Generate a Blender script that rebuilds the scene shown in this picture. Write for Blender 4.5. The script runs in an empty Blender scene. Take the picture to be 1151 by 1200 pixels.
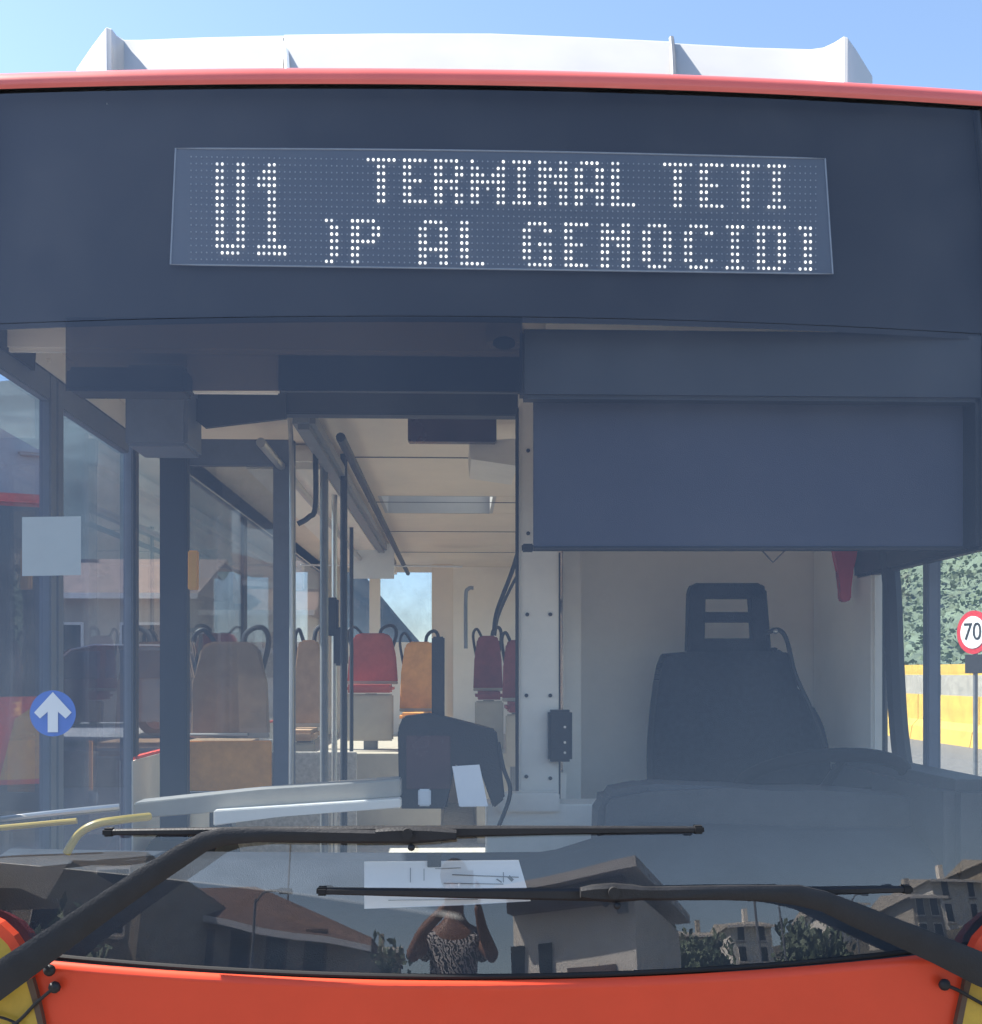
import bpy, bmesh, math, random
from mathutils import Vector, Matrix
random.seed(4)
sc = bpy.context.scene
COL = sc.collection
rad = math.radians

# ---------------------------------------------------------------- camera, world, sun
F = 1274.0; HZ = 788.0; PSI = rad(1.8); CX, CY, CZ = -0.09, -2.35, 1.57
cam_d = bpy.data.cameras.new('camera'); cam = bpy.data.objects.new('camera', cam_d); COL.objects.link(cam)
cam.location = (CX, CY, CZ); cam.rotation_euler = (rad(90), 0, -PSI)
cam_d.sensor_fit = 'VERTICAL'; cam_d.sensor_height = 24; cam_d.lens = F / 1200 * 24
cam_d.shift_y = (HZ - 600) / 1200; cam_d.clip_start = 0.02; cam_d.clip_end = 900
sc.camera = cam
SUN_DIR = Vector((-0.64, 0.17, 0.75)).normalized()
sun_el = math.asin(SUN_DIR.z); sun_az = math.atan2(SUN_DIR.x, SUN_DIR.y)
w = bpy.data.worlds.new('World'); sc.world = w; w.use_nodes = True
nt = w.node_tree; nt.nodes.clear()
sky = nt.nodes.new('ShaderNodeTexSky'); sky.sky_type = 'NISHITA'; sky.sun_disc = False
sky.sun_elevation = sun_el; sky.sun_rotation = sun_az; sky.air_density = 1.0; sky.dust_density = 0.4; sky.ozone_density = 1.2
bg = nt.nodes.new('ShaderNodeBackground'); bg.inputs[1].default_value = 0.108
wo = nt.nodes.new('ShaderNodeOutputWorld')
nt.links.new(sky.outputs[0], bg.inputs[0]); nt.links.new(bg.outputs[0], wo.inputs[0])
sd = bpy.data.lights.new('sun', 'SUN'); sd.energy = 5.0; sd.angle = rad(0.5); sd.color = (1, .95, .87)
so = bpy.data.objects.new('sun', sd); COL.objects.link(so); so.rotation_euler = SUN_DIR.to_track_quat('Z', 'Y').to_euler(); so.location = (0, 0, 30)
sc.view_settings.view_transform = 'Standard'; sc.view_settings.look = 'None'
sc.view_settings.exposure = 1.45; sc.view_settings.gamma = 1; sc.view_settings.use_curve_mapping = False
sc.render.engine = 'CYCLES'
cy = sc.cycles; cy.max_bounces = 10; cy.diffuse_bounces = 5; cy.glossy_bounces = 4; cy.transparent_max_bounces = 24; cy.transmission_bounces = 4
cy.caustics_reflective = False; cy.caustics_refractive = False; cy.sample_clamp_indirect = 6; cy.use_denoising = True

# ---------------------------------------------------------------- pixel rays -> places
TH = math.tan(rad(10.5)); R0 = 8.0; ZB = 0.925; W = 1.335
fx, fy = math.sin(PSI), math.cos(PSI)
def ray(px, py):
    u = (px - 575.5) / F; v = (HZ - py) / F
    return Vector((fy * u + fx, -fx * u + fy, v))
C0 = Vector((CX, CY, CZ))
def PD(px, py, d): return C0 + ray(px, py) * d
def PY(px, py, Y): r = ray(px, py); return C0 + r * ((Y - CY) / r.y)
def PX(px, py, X): r = ray(px, py); return C0 + r * ((X - CX) / r.x)
def sy(x, z): return (z - ZB) * TH + x * x / (2 * R0)      # the curved, raked front of the bus
def S(px, py, off=0.0):
    r = ray(px, py); t = 2.4
    for _ in range(25):
        p = C0 + r * t; t += (sy(p.x, p.z) - off - p.y) / r.y
    return C0 + r * t
def RF(px, py, Y):                                          # where the windscreen mirrors that spot of a far plane
    p = S(px, py); n = Vector((-p.x / R0, 1, -TH)).normalized(); d = ray(px, py)
    q = d - 2 * d.dot(n) * n; return p + q * ((Y - p.y) / q.y)

# ---------------------------------------------------------------- materials
def mat(name, col, rough=.6, metal=0, spec=.5, var=.12, scale=6, bump=0, bscale=60, coat=0, emit=None, estr=0, dust=0):
    m = bpy.data.materials.new(name); m.use_nodes = True; n = m.node_tree; L = n.links
    b = n.nodes['Principled BSDF']
    b.inputs['Roughness'].default_value = rough; b.inputs['Metallic'].default_value = metal
    b.inputs['Specular IOR Level'].default_value = spec; b.inputs['Coat Weight'].default_value = coat; b.inputs['Coat Roughness'].default_value = .04
    geo = n.nodes.new('ShaderNodeNewGeometry')
    no = n.nodes.new('ShaderNodeTexNoise'); no.inputs['Scale'].default_value = scale; no.inputs['Detail'].default_value = 6; no.inputs['Roughness'].default_value = .65
    L.new(geo.outputs['Position'], no.inputs['Vector'])
    r = n.nodes.new('ShaderNodeValToRGB'); r.color_ramp.elements[0].position = .3; r.color_ramp.elements[1].position = .7
    a = [c * (1 - var) for c in col]; c2 = [min(1, c * (1 + var) + dust) for c in col]
    r.color_ramp.elements[0].color = (*a, 1); r.color_ramp.elements[1].color = (*c2, 1)
    L.new(no.outputs[0], r.inputs[0]); L.new(r.outputs[0], b.inputs['Base Color'])
    mr = n.nodes.new('ShaderNodeMapRange'); mr.inputs[3].default_value = max(0, rough - .08); mr.inputs[4].default_value = min(1, rough + .1)
    L.new(no.outputs[0], mr.inputs[0]); L.new(mr.outputs[0], b.inputs['Roughness'])
    if bump:
        n2 = n.nodes.new('ShaderNodeTexNoise'); n2.inputs['Scale'].default_value = bscale; n2.inputs['Detail'].default_value = 5
        L.new(geo.outputs['Position'], n2.inputs['Vector'])
        bp = n.nodes.new('ShaderNodeBump'); bp.inputs['Strength'].default_value = bump; bp.inputs['Distance'].default_value = .01
        L.new(n2.outputs[0], bp.inputs['Height']); L.new(bp.outputs[0], b.inputs['Normal'])
    if emit: b.inputs['Emission Color'].default_value = (*emit, 1); b.inputs['Emission Strength'].default_value = estr
    return m
def glass(name, tint, ior=1.6, rough=.0, dirt=0.0):
    m = bpy.data.materials.new(name); m.use_nodes = True; n = m.node_tree; L = n.links; n.nodes.clear()
    o = n.nodes.new('ShaderNodeOutputMaterial'); t = n.nodes.new('ShaderNodeBsdfTransparent'); t.inputs[0].default_value = (*tint, 1)
    g = n.nodes.new('ShaderNodeBsdfGlossy'); g.inputs['Roughness'].default_value = rough; g.inputs['Color'].default_value = (1, .94, .95, 1)
    gi = n.nodes.new('ShaderNodeNewGeometry'); dp = n.nodes.new('ShaderNodeVectorMath'); dp.operation = 'DOT_PRODUCT'
    L.new(gi.outputs['Incoming'], dp.inputs[0]); L.new(gi.outputs['Normal'], dp.inputs[1])
    def mth(op, a, b, clamp=False):
        q = n.nodes.new('ShaderNodeMath'); q.operation = op; q.use_clamp = clamp
        for i, v in enumerate((a, b)):
            if v is None: continue
            if isinstance(v, float): q.inputs[i].default_value = v
            else: L.new(v, q.inputs[i])
        return q.outputs[0]
    f0 = ((ior - 1) / (ior + 1)) ** 2           # Schlick reflectance, the same from either side of the pane
    fr = mth('ADD', mth('MULTIPLY', mth('POWER', mth('SUBTRACT', 1.0, mth('ABSOLUTE', dp.outputs['Value'], None), True), 5.0), 1 - f0), f0)
    mx = n.nodes.new('ShaderNodeMixShader')
    L.new(fr, mx.inputs[0]); L.new(t.outputs[0], mx.inputs[1]); L.new(g.outputs[0], mx.inputs[2])
    out = mx.outputs[0]
    geo = n.nodes.new('ShaderNodeNewGeometry')
    if dirt:                                    # thin film of dust, lit like anything else
        no = n.nodes.new('ShaderNodeTexNoise'); no.inputs['Scale'].default_value = 2.2; no.inputs['Detail'].default_value = 8; no.inputs['Roughness'].default_value = .7
        L.new(geo.outputs['Position'], no.inputs['Vector'])
        mr = n.nodes.new('ShaderNodeMapRange'); mr.inputs[1].default_value = .42; mr.inputs[2].default_value = .8; mr.inputs[3].default_value = 0; mr.inputs[4].default_value = dirt * 4.5
        L.new(no.outputs[0], mr.inputs[0])
        df = n.nodes.new('ShaderNodeBsdfDiffuse'); df.inputs[0].default_value = (.42, .42, .42, 1)
        m2 = n.nodes.new('ShaderNodeMixShader'); L.new(mr.outputs[0], m2.inputs[0]); L.new(out, m2.inputs[1]); L.new(df.outputs[0], m2.inputs[2]); out = m2.outputs[0]
        n3 = n.nodes.new('ShaderNodeTexNoise'); n3.inputs['Scale'].default_value = 1.6; n3.inputs['Detail'].default_value = 2
        L.new(geo.outputs['Position'], n3.inputs['Vector'])
        bp = n.nodes.new('ShaderNodeBump'); bp.inputs['Strength'].default_value = .12; bp.inputs['Distance'].default_value = .01
        L.new(n3.outputs[0], bp.inputs['Height']); L.new(bp.outputs[0], g.inputs['Normal'])
    L.new(out, o.inputs[0]); return m

M = dict(
 red=mat('red_paint', (.84, .082, .032), .38, spec=.3, coat=.12, var=.07, scale=2.2),
 red_lit=mat('sunlit_red_paint', (.80, .15, .12), .35, coat=.3, var=.08, scale=3),  # lighter copy of the red, sun glare on the roof edge put into its colour
 yellow=mat('yellow_film', (.62, .40, .05), .4, var=.14, scale=14),
 white=mat('white_gelcoat', (.50, .49, .47), .35, var=.05, scale=4),
 black=mat('black_plastic', (.014, .014, .016), .55, var=.3, scale=20, bump=.15, bscale=200),
 rubber=mat('black_rubber', (.01, .01, .011), .7, var=.3),
 mask=mat('black_mask', (.014, .014, .019), .8, var=.15, scale=2),
 board=mat('display_board', (.09, .105, .135), .6, var=.12, scale=3),
 led=mat('lit_led', (.8, .8, .8), .4, emit=(1, .98, .92), estr=.62, var=.02),
 ledoff=mat('unlit_led', (.30, .33, .38), .5, var=.1, scale=40),
 cream=mat('cream_laminate', (.93, .86, .75), .5, var=.06, scale=2.5, bump=.05),
 ceiling=mat('ceiling_panel_cream', (.86, .74, .58), .55, var=.07, scale=1.5),
 white_in=mat('cream_steel', (.84, .78, .68), .4, var=.08, scale=5),
 dash=mat('dashboard_grain', (.048, .052, .058), .6, var=.25, scale=9, bump=.3, bscale=300),
 bulk=mat('bulkhead_blue_grey', (.028, .032, .042), .6, var=.15, scale=4),
 blind=mat('blind_fabric', (.055, .062, .095), .85, var=.1, scale=3, bump=.1, bscale=400),
 cloth=mat('seat_cloth', (.018, .021, .027), .95, var=.35, scale=60, bump=.5, bscale=350),
 steel=mat('brushed_steel', (.55, .54, .52), .38, metal=.85, var=.05, scale=5),
 greym=mat('grey_metal', (.20, .21, .22), .45, metal=.3, var=.15, scale=12),
 door=mat('door_frame_paint', (.13, .15, .19), .45, var=.15),
 seatred=mat('seat_red', (.42, .10, .07), .6, var=.15, scale=12, bump=.1),
 seator=mat('seat_orange', (.74, .36, .09), .6, var=.15, scale=12, bump=.1),
 seatbr=mat('seat_brown', (.42, .28, .17), .6, var=.15, scale=12, bump=.1),
 seatdr=mat('seat_dark_red', (.22, .06, .07), .6, var=.15, scale=12, bump=.1),
 shell=mat('seat_shell_grey', (.42, .38, .31), .6, var=.08, scale=6),
 floor=mat('grey_vinyl', (.48, .46, .43), .7, var=.25, scale=40),
 amber=mat('amber_plastic', (.75, .38, .05), .35, var=.05),
 pole=mat('yellow_tube', (.75, .5, .08), .35, var=.08, scale=12),
 paper=mat('paper', (.88, .89, .90), .85, var=.03, scale=5),
 blue=mat('blue_sticker', (.035, .13, .52), .5, var=.06), wst=mat('white_print', (.75, .77, .78), .6, var=.04),
 stick=mat('grey_sticker_back', (.36, .40, .40), .8, var=.06, scale=8),
 hred=mat('hammer_red', (.55, .03, .04), .4, var=.1), wrim=mat('wheel_rim_leather', (.006, .006, .007), .8, spec=.15, var=.2),
 screen=mat('dark_screen', (.045, .02, .03), .25, var=.3, scale=4),
 asphalt=mat('asphalt', (.17, .16, .15), .9, var=.3, scale=8, bump=.4, bscale=80),
 concrete=mat('concrete', (.36, .34, .30), .85, var=.22, scale=3, bump=.3, bscale=30),
 yconc=mat('yellow_painted_concrete', (.62, .40, .07), .75, var=.18, scale=2.5, bump=.2, bscale=25),
 stucco=mat('beige_stucco', (.50, .46, .38), .9, var=.10, scale=1.2, bump=.3, bscale=25),
 stucco2=mat('white_stucco', (.90, .86, .76), .9, var=.10, scale=1, bump=.3, bscale=25),
 stucco3=mat('ochre_stucco', (.42, .36, .27), .9, var=.12, scale=1, bump=.3, bscale=25),
 tile=mat('roof_tile', (.16, .10, .075), .85, var=.35, scale=3, bump=.5, bscale=20),
 brown=mat('brown_wood', (.12, .075, .05), .7, var=.3, scale=6),
 wpane=mat('window_dark_glass', (.02, .025, .03), .08, var=.2),
 carblk=mat('black_car_paint', (.012, .013, .016), .15, coat=1, var=.1), carwh=mat('silver_car_paint', (.55, .56, .57), .2, coat=.8, var=.04),
 carred=mat('red_car_paint', (.4, .03, .03), .2, coat=.8, var=.05),
 rim=mat('alloy', (.6, .6, .6), .3, metal=.9, var=.05), lampg=mat('lamp_glass', (.7, .7, .7), .1, var=.05), tail=mat('tail_red', (.4, .02, .02), .2, var=.05),
 hill=mat('hill_scrub', (.11, .10, .07), 1, var=.45, scale=.12, bump=.8, bscale=2),
 scrub=mat('green_scrub', (.13, .17, .12), 1, var=.4, scale=.5, bump=.8, bscale=3),
 farhill=mat('far_hill_scrub', (.10, .13, .12), 1, var=.3, scale=.2),
 leaf=mat('leaf', (.13, .17, .10), .7, var=.4, scale=1.5), bark=mat('bark', (.10, .075, .05), .9, var=.3),
 skin=mat('skin', (.24, .12, .075), .55, var=.08, scale=12), hair=mat('hair', (.02, .014, .01), .8, var=.3, scale=80),
 trousers=mat('trousers', (.03, .035, .05), .9, var=.2, scale=20), shoe=mat('shoe', (.03, .03, .03), .6), phone=mat('phone', (.02, .02, .025), .2),
)
M['glass'] = glass('windscreen_glass', (.99, .985, .965), 1.84, dirt=.014)
M['sideglass'] = glass('side_window_glass', (.86, .89, .89), 1.45)
M['doorglass'] = glass('door_glass', (.66, .72, .80), 1.6, dirt=.06)
M['tint'] = glass('smoked_visor', (.14, .12, .105), 1.3, dirt=0)
M['plain'] = glass('clear_panel', (.74, .77, .78), 1.6, dirt=.05)
# patterned shirt
def shirt_mat():
    m = mat('patterned_shirt', (.5, .5, .5), .9); n = m.node_tree; L = n.links; b = n.nodes['Principled BSDF']
    g = n.nodes.new('ShaderNodeNewGeometry'); wv = n.nodes.new('ShaderNodeTexWave'); wv.inputs['Scale'].default_value = 15; wv.inputs['Distortion'].default_value = 11; wv.inputs['Detail'].default_value = 2; wv.inputs['Detail Scale'].default_value = 2
    mp = n.nodes.new('ShaderNodeMapping'); mp.inputs['Rotation'].default_value = (0, rad(25), 0)
    L.new(g.outputs['Position'], mp.inputs[0]); L.new(mp.outputs[0], wv.inputs[0])
    r = n.nodes.new('ShaderNodeValToRGB'); r.color_ramp.elements[0].position = .42; r.color_ramp.elements[0].color = (.03, .03, .035, 1); r.color_ramp.elements[1].position = .55; r.color_ramp.elements[1].color = (.58, .56, .54, 1)
    L.new(wv.outputs[0], r.inputs[0]); L.new(r.outputs[0], b.inputs['Base Color']); return m
M['shirt'] = shirt_mat()
n_ = M['led'].node_tree; q_ = n_.nodes.new('ShaderNodeMapRange'); q_.inputs[1].default_value = .3; q_.inputs[2].default_value = .7; q_.inputs[3].default_value = .22; q_.inputs[4].default_value = .60
w_ = n_.nodes.new('ShaderNodeTexWhiteNoise'); g_ = n_.nodes.new('ShaderNodeNewGeometry'); v_ = n_.nodes.new('ShaderNodeVectorMath'); v_.operation = 'SNAP'; v_.inputs[1].default_value = (.012, .3, .016)
n_.links.new(g_.outputs['Position'], v_.inputs[0]); n_.links.new(v_.outputs[0], w_.inputs[0]); n_.links.new(w_.outputs[0], q_.inputs[0]); n_.links.new(q_.outputs[0], n_.nodes['Principled BSDF'].inputs['Emission Strength'])

# ---------------------------------------------------------------- helpers
def thing(name, label, cat, loc=(0, 0, 0), group=None, rz=0):
    o = bpy.data.objects.new(name, None); COL.objects.link(o); o.location = loc; o.rotation_euler = (0, 0, rz); o.empty_display_size = .2
    o['label'] = label; o['category'] = cat
    if group: o['group'] = group
    return o
def tag(o, label, cat, group=None):
    o['label'] = label; o['category'] = cat
    if group: o['group'] = group
    return o
def obj(name, bm, m, parent=None, smooth=False, label=None, kind=None):
    bmesh.ops.recalc_face_normals(bm, faces=bm.faces)
    me = bpy.data.meshes.new(name); bm.to_mesh(me); bm.free()
    me.materials.append(M[m] if isinstance(m, str) else m)
    if smooth:
        for p in me.polygons: p.use_smooth = True
        if smooth != 'all': me.set_sharp_from_angle(angle=rad(35))
    o = bpy.data.objects.new(name, me); COL.objects.link(o)
    if parent: o.parent = parent
    if label: o['label'] = label
    if kind: o['kind'] = kind
    return o
def bmn(): return bmesh.new()
def box(bm, x0, x1, y0, y1, z0, z1, bev=0):
    b2 = bmesh.new(); vs = [b2.verts.new((x, y, z)) for x in (x0, x1) for y in (y0, y1) for z in (z0, z1)]
    for f in ((0, 1, 3, 2), (4, 6, 7, 5), (0, 4, 5, 1), (2, 3, 7, 6), (0, 2, 6, 4), (1, 5, 7, 3)): b2.faces.new([vs[i] for i in f])
    if bev: bmesh.ops.bevel(b2, geom=b2.edges[:], offset=bev, segments=2, affect='EDGES')
    me = bpy.data.meshes.new('t'); b2.to_mesh(me); b2.free(); bm.from_mesh(me); bpy.data.meshes.remove(me); return bm
def boxo(name, x0, x1, y0, y1, z0, z1, m, parent=None, bev=.004, **k):
    bev = min(bev, .45 * min(abs(x1 - x0), abs(y1 - y0), abs(z1 - z0)))
    return obj(name, box(bmn(), x0, x1, y0, y1, z0, z1, bev), m, parent, **k)
def pxbox(name, a, b, c, d, Y, t, m, parent=None, bev=.004, **k):     # front face spans the pixel box a,b..c,d at bus plane Y
    p = PY(a, d, Y); q = PY(c, b, Y); return boxo(name, p.x, q.x, Y, Y + t, p.z, q.z, m, parent, bev, **k)
def prism(pts, ext, bm=None, bev=0):
    bm = bm or bmn(); b2 = bmesh.new()
    a = [b2.verts.new(p) for p in pts]; e = Vector(ext); b = [b2.verts.new(Vector(p) + e) for p in pts]
    b2.faces.new(a); b2.faces.new(b[::-1]); n = len(a)
    for i in range(n): b2.faces.new((a[i], a[(i + 1) % n], b[(i + 1) % n], b[i]))
    if bev: bmesh.ops.bevel(b2, geom=b2.edges[:], offset=bev, segments=2, affect='EDGES')
    me = bpy.data.meshes.new('t'); b2.to_mesh(me); b2.free(); bm.from_mesh(me); bpy.data.meshes.remove(me); return bm
def tube(pts, r, n=10, closed=False, bm=None):
    bm = bm or bmn(); P = [Vector(p) for p in pts]; k = len(P); rs = r if isinstance(r, (list, tuple)) else [r] * k
    rings = []; up = Vector((.13, .21, .97)); prev = None
    for i in range(k):
        t = (P[(i + 1) % k] - P[i - 1]) if closed else (P[min(i + 1, k - 1)] - P[max(i - 1, 0)]); t.normalize()
        a = (prev - t * prev.dot(t)) if prev else (t.cross(up) if abs(t.dot(up)) < .95 else t.cross(Vector((1, 0, 0))))
        a.normalize(); prev = a; b = t.cross(a)
        rings.append([bm.verts.new(P[i] + (a * math.cos(2 * math.pi * j / n) + b * math.sin(2 * math.pi * j / n)) * rs[i]) for j in range(n)])
    for i in range(k if closed else k - 1):
        A, B = rings[i], rings[(i + 1) % k]
        for j in range(n): bm.faces.new((A[j], A[(j + 1) % n], B[(j + 1) % n], B[j]))
    if not closed: bm.faces.new(rings[0]); bm.faces.new(rings[-1][::-1])
    return bm
def smoothpath(pts, seg=6):
    P = [Vector(p) for p in pts]; out = []
    for i in range(len(P) - 1):
        a, b, c, d = P[max(i - 1, 0)], P[i], P[i + 1], P[min(i + 2, len(P) - 1)]
        for s in range(seg):
            t = s / seg; out.append(.5 * ((2 * b) + (c - a) * t + (2 * a - 5 * b + 4 * c - d) * t * t + (3 * b - a - 3 * c + d) * t ** 3))
    return out + [P[-1]]
def bar(pts, widths, thick, up=None):          # tapered flat bar in the x-z plane, thick along y
    P = [Vector(p) for p in pts]; bm = bmn(); rings = []
    for i, p in enumerate(P):
        t = P[min(i + 1, len(P) - 1)] - P[max(i - 1, 0)]; s = Vector((t.z, 0, -t.x)).normalized() * widths[i] / 2
        ty = Vector((0, thick / 2, 0)); q = .55
        rings.append([bm.verts.new(v) for v in (p + s + ty * q, p + s - ty * q, p + s * .6 - ty, p - s * .6 - ty, p - s - ty * q, p - s + ty * q)])
    for A, B in zip(rings, rings[1:]):
        for j in range(6): bm.faces.new((A[j], A[(j + 1) % 6], B[(j + 1) % 6], B[j]))
    bm.faces.new(rings[0]); bm.faces.new(rings[-1][::-1]); return bm
def grid(fn, us, vs, bm=None):
    bm = bm or bmn(); g = [[bm.verts.new(fn(u, v)) for u in us] for v in vs]
    for j in range(len(vs) - 1):
        for i in range(len(us) - 1): bm.faces.new((g[j][i], g[j][i + 1], g[j + 1][i + 1], g[j + 1][i]))
    return bm
def lin(a, b, n): return [a + (b - a) * i / n for i in range(n + 1)]
def disc(c, r, ax, t, n=24, bm=None):         # short cylinder along axis ax
    ax = Vector(ax).normalized(); return tube([Vector(c) - ax * t / 2, Vector(c) + ax * t / 2], r, n, bm=bm)
def ball(c, r, bm=None, sc_=(1, 1, 1), sub=2):
    bm = bm or bmn(); bmesh.ops.create_icosphere(bm, subdivisions=sub, radius=r, matrix=Matrix.Translation(c) @ Matrix.Diagonal((*sc_, 1))); return bm
def textmesh(name, s, size, m, parent, loc, rot, ext=.002):
    cu = bpy.data.curves.new(name, 'FONT'); cu.body = s; cu.size = size; cu.align_x = 'CENTER'; cu.align_y = 'CENTER'; cu.extrude = ext
    t = bpy.data.objects.new(name, cu); COL.objects.link(t); dg = bpy.context.evaluated_depsgraph_get(); dg.update()
    me = bpy.data.meshes.new_from_object(t.evaluated_get(dg)); bpy.data.objects.remove(t)
    o = bpy.data.objects.new(name, me); me.materials.clear(); me.materials.append(M[m]); COL.objects.link(o); o.location = loc; o.rotation_euler = rot; o.parent = parent; return o
def struct(o): o['kind'] = 'structure'; return o

# ---------------------------------------------------------------- ground and terrain
g = grid(lambda x, y: (x, y, 0), lin(-400, 400, 8), lin(-400, 400, 8)); struct(obj('ground', g, 'concrete'))
struct(obj('asphalt_yard', grid(lambda x, y: (x, y, .004), lin(-60, 60, 6), lin(-60, 60, 6)), 'asphalt'))
struct(boxo('raised_pavement', -45, -3.3, 12.6, 40, 0, .5, 'asphalt', bev=.03))
# ---------------------------------------------------------------- THE BUS
bus = thing('city_bus', 'red city bus seen head-on, lit dot display above its windscreen', 'bus')
ZT = PY(575, 370, 0).z
def zbot(x): return ZB - .008 + .036 * x * x
ZSEAM = S(575, 371).z; ZTOP = S(560, 96).z
def ztop(x): return ZTOP + .016 * x * x
XS = lin(-W + .03, W - .03, 48)
XIN = lin(-W + .03, W - .03, 48)
def shell(off, z0f, z1, xs=XS, n=20):
    zf = z1 if callable(z1) else (lambda x: z1)
    return grid(lambda x, v: (x, sy(x, z0f(x) + (zf(x) - z0f(x)) * v) + off, z0f(x) + (zf(x) - z0f(x)) * v), xs, lin(0, 1, n))
obj('windscreen', shell(0, zbot, ZSEAM - .001), 'glass', bus, smooth='all', label='raked curved windscreen mirroring the sky and street')
obj('display_cover_glass', shell(0, lambda x: ZSEAM + .001, ztop, n=10), 'glass', bus, smooth='all')
obj('black_mask', shell(.045, lambda x: ZSEAM - .0, lambda x: ztop(x) + .040, n=10), 'mask', bus, smooth='all')
mk = bmn()       # thin rubber seal along the lower edge and the two sides
obj('lower_seal', tube([(x, sy(x, zbot(x)) - .001, zbot(x) - .004) for x in XS], .006, 8), 'rubber', bus, smooth=True)
for s in (-1, 1):
    obj('corner_pillar', tube([(s * (W - .012), sy(W, z) + .01, z) for z in lin(.95, ztop(W) + .02, 10)], .026, 10), 'black', bus, smooth=True)
# red lower panel
def lowf(x, v):
    z = zbot(x) - .010 - v; prof = -.006 + .05 * (v ** 1.3); return Vector((x, x * x / (2 * R0) - .02 + prof * .25 if v > 0 else x * x / (2 * R0) - .008, z))
obj('front_panel', grid(lowf, lin(-W, W, 48), [0, .006, .02, .06, .12, .2, .3, .45, .6]), 'red', bus, smooth='all')
boxo('bumper', -W + .02, W - .02, .04, .25, .2, .36, 'black', bus, bev=.03)
# red roof edge
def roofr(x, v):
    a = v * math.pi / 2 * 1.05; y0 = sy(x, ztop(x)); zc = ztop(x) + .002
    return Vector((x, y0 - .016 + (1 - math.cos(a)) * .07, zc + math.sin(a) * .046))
obj('roof_edge', grid(roofr, lin(-W, W, 48), lin(-.22, 1, 10)), 'red_lit', bus, smooth='all')
obj('roof_edge_seal', tube([(x, sy(x, ztop(x)) - .004, ztop(x) - .006) for x in XS], .006, 8), 'rubber', bus, smooth=True)
obj('roof_lip', grid(lambda x, v: (x, sy(x, ztop(x)) + .05 + .45 * v, ztop(x) + .047 - .004 * v), XS, [0, .5, 1]), 'white', bus, smooth='all')
for s_ in (-1, 1): obj('housing_end', prism([(s_ * (W - .03), sy(W, ZSEAM) + .004, ZSEAM), (s_ * (W - .03), sy(W, ZSEAM) + .4, ZSEAM), (s_ * (W - .03), sy(W, ZTOP) + .4, ztop(W) + .03), (s_ * (W - .03), sy(W, ZTOP) + .004, ztop(W) + .03)], (.012, 0, 0)), 'mask', bus)
obj('housing_lid', grid(lambda x, v: (x, sy(x, ztop(x)) - .004 + .14 * v, ztop(x) + .006 + .032 * v), XS, [0, 1]), 'mask', bus, smooth='all')
# body
YR = 7.75; ZC = 2.55
HT = [(3.7, 4.35)]
cuts = [sy(0, ZTOP) + .30] + [y for h in HT for y in h] + [YR]
bm = bmn()
for i in range(len(cuts) - 1):
    if i % 2 == 0: grid(lambda x, y: (x, y, ZTOP + .03 + .016 * x * x - .02 * abs(x) ** 3), lin(-W, W, 12), [cuts[i], cuts[i + 1]], bm)
    else:
        for a, b in ((-W, -.52), (.12, W)): grid(lambda x, y: (x, y, ZTOP + .03 + .016 * x * x - .02 * abs(x) ** 3), lin(a, b, 5), [cuts[i], cuts[i + 1]], bm)
obj('roof_skin', bm, 'white', bus, smooth='all')
for a, b in HT:
    h = boxo('roof_hatch', -.54, .14, a - .02, b + .02, ZTOP + .035, ZTOP + .045, 'sideglass', bus, bev=0)
    hf = bmn()
    for q in ((-.53, -.51, a, b), (.11, .13, a, b), (-.51, .11, a - .01, a + .01), (-.51, .11, b - .01, b + .01)): box(hf, *q, ZC + .0, ZTOP + .032)
    obj('hatch_frame', hf, 'white', h)
def side(s, segs, name, m, z0, z1, t=.03):
    for a, b in segs: boxo(name, s * W - (t if s > 0 else 0), s * W + (0 if s > 0 else t), a, b, z0, z1, m, bus, bev=.004)
# right side (driver side)
side(1, [(.24, YR)], 'side_panel', 'red', .3, 1.18)
side(1, [(.50, YR)], 'side_header', 'door', 2.46, ZTOP + .02)
side(1, [(1.20, 2.05), (3.9, 4.0), (5.8, 5.9), (7.5, YR)], 'side_post', 'black', 1.18, 2.46)
for a, b in ((.30, 1.20), (2.05, 3.9), (4.0, 5.8), (5.9, 7.5)):
    boxo('side_window', W - .02, W - .014, a, b, 1.18, 2.46, 'sideglass', bus, bev=0)
# left side (doors)
side(-1, [(1.80, YR)], 'side_panel', 'red', .3, 1.25)
side(-1, [(.50, YR)], 'side_header', 'door', 2.46, ZTOP + .02)
side(-1, [(1.80, 1.85), (3.9, 4.0), (5.8, 5.9), (7.5, YR)], 'side_post', 'black', 1.25, 2.46)
for a, b in ((1.85, 3.9), (4.0, 5.8), (5.9, 7.5)):
    boxo('side_window', -W + .014, -W + .02, a, b, 1.25, 2.46, 'sideglass', bus, bev=0)
for s_ in (-1, 1):
    xa, xb = (W - .036, W - .031) if s_ > 0 else (-W + .031, -W + .036)
    for a, b in (((1.80, YR),) if s_ > 0 else ((1.75, YR),)): boxo('wall_lining', xa, xb, a, b, .36, 1.17 if s_ > 0 else 1.24, 'cream', bus, bev=0)
    boxo('header_lining', xa, xb, .52, YR, 2.465, 2.548, 'cream', bus, bev=0)
for xa_, yb in ((-W, .49), (W - .04, .285)):  # wide quarter posts out of view, added to keep sun off the dashboard
    zz_ = [.3, .95, ZSEAM]; fr_ = [(xa_, max(.10, sy(W, z)) + .03, z) for z in zz_]; bk_ = [(xa_, max(yb, sy(W, z) + .06), z) for z in zz_[::-1]]
    obj('quarter_sun_block', prism(fr_ + bk_, (.04, 0, 0)), 'black', bus)
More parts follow.
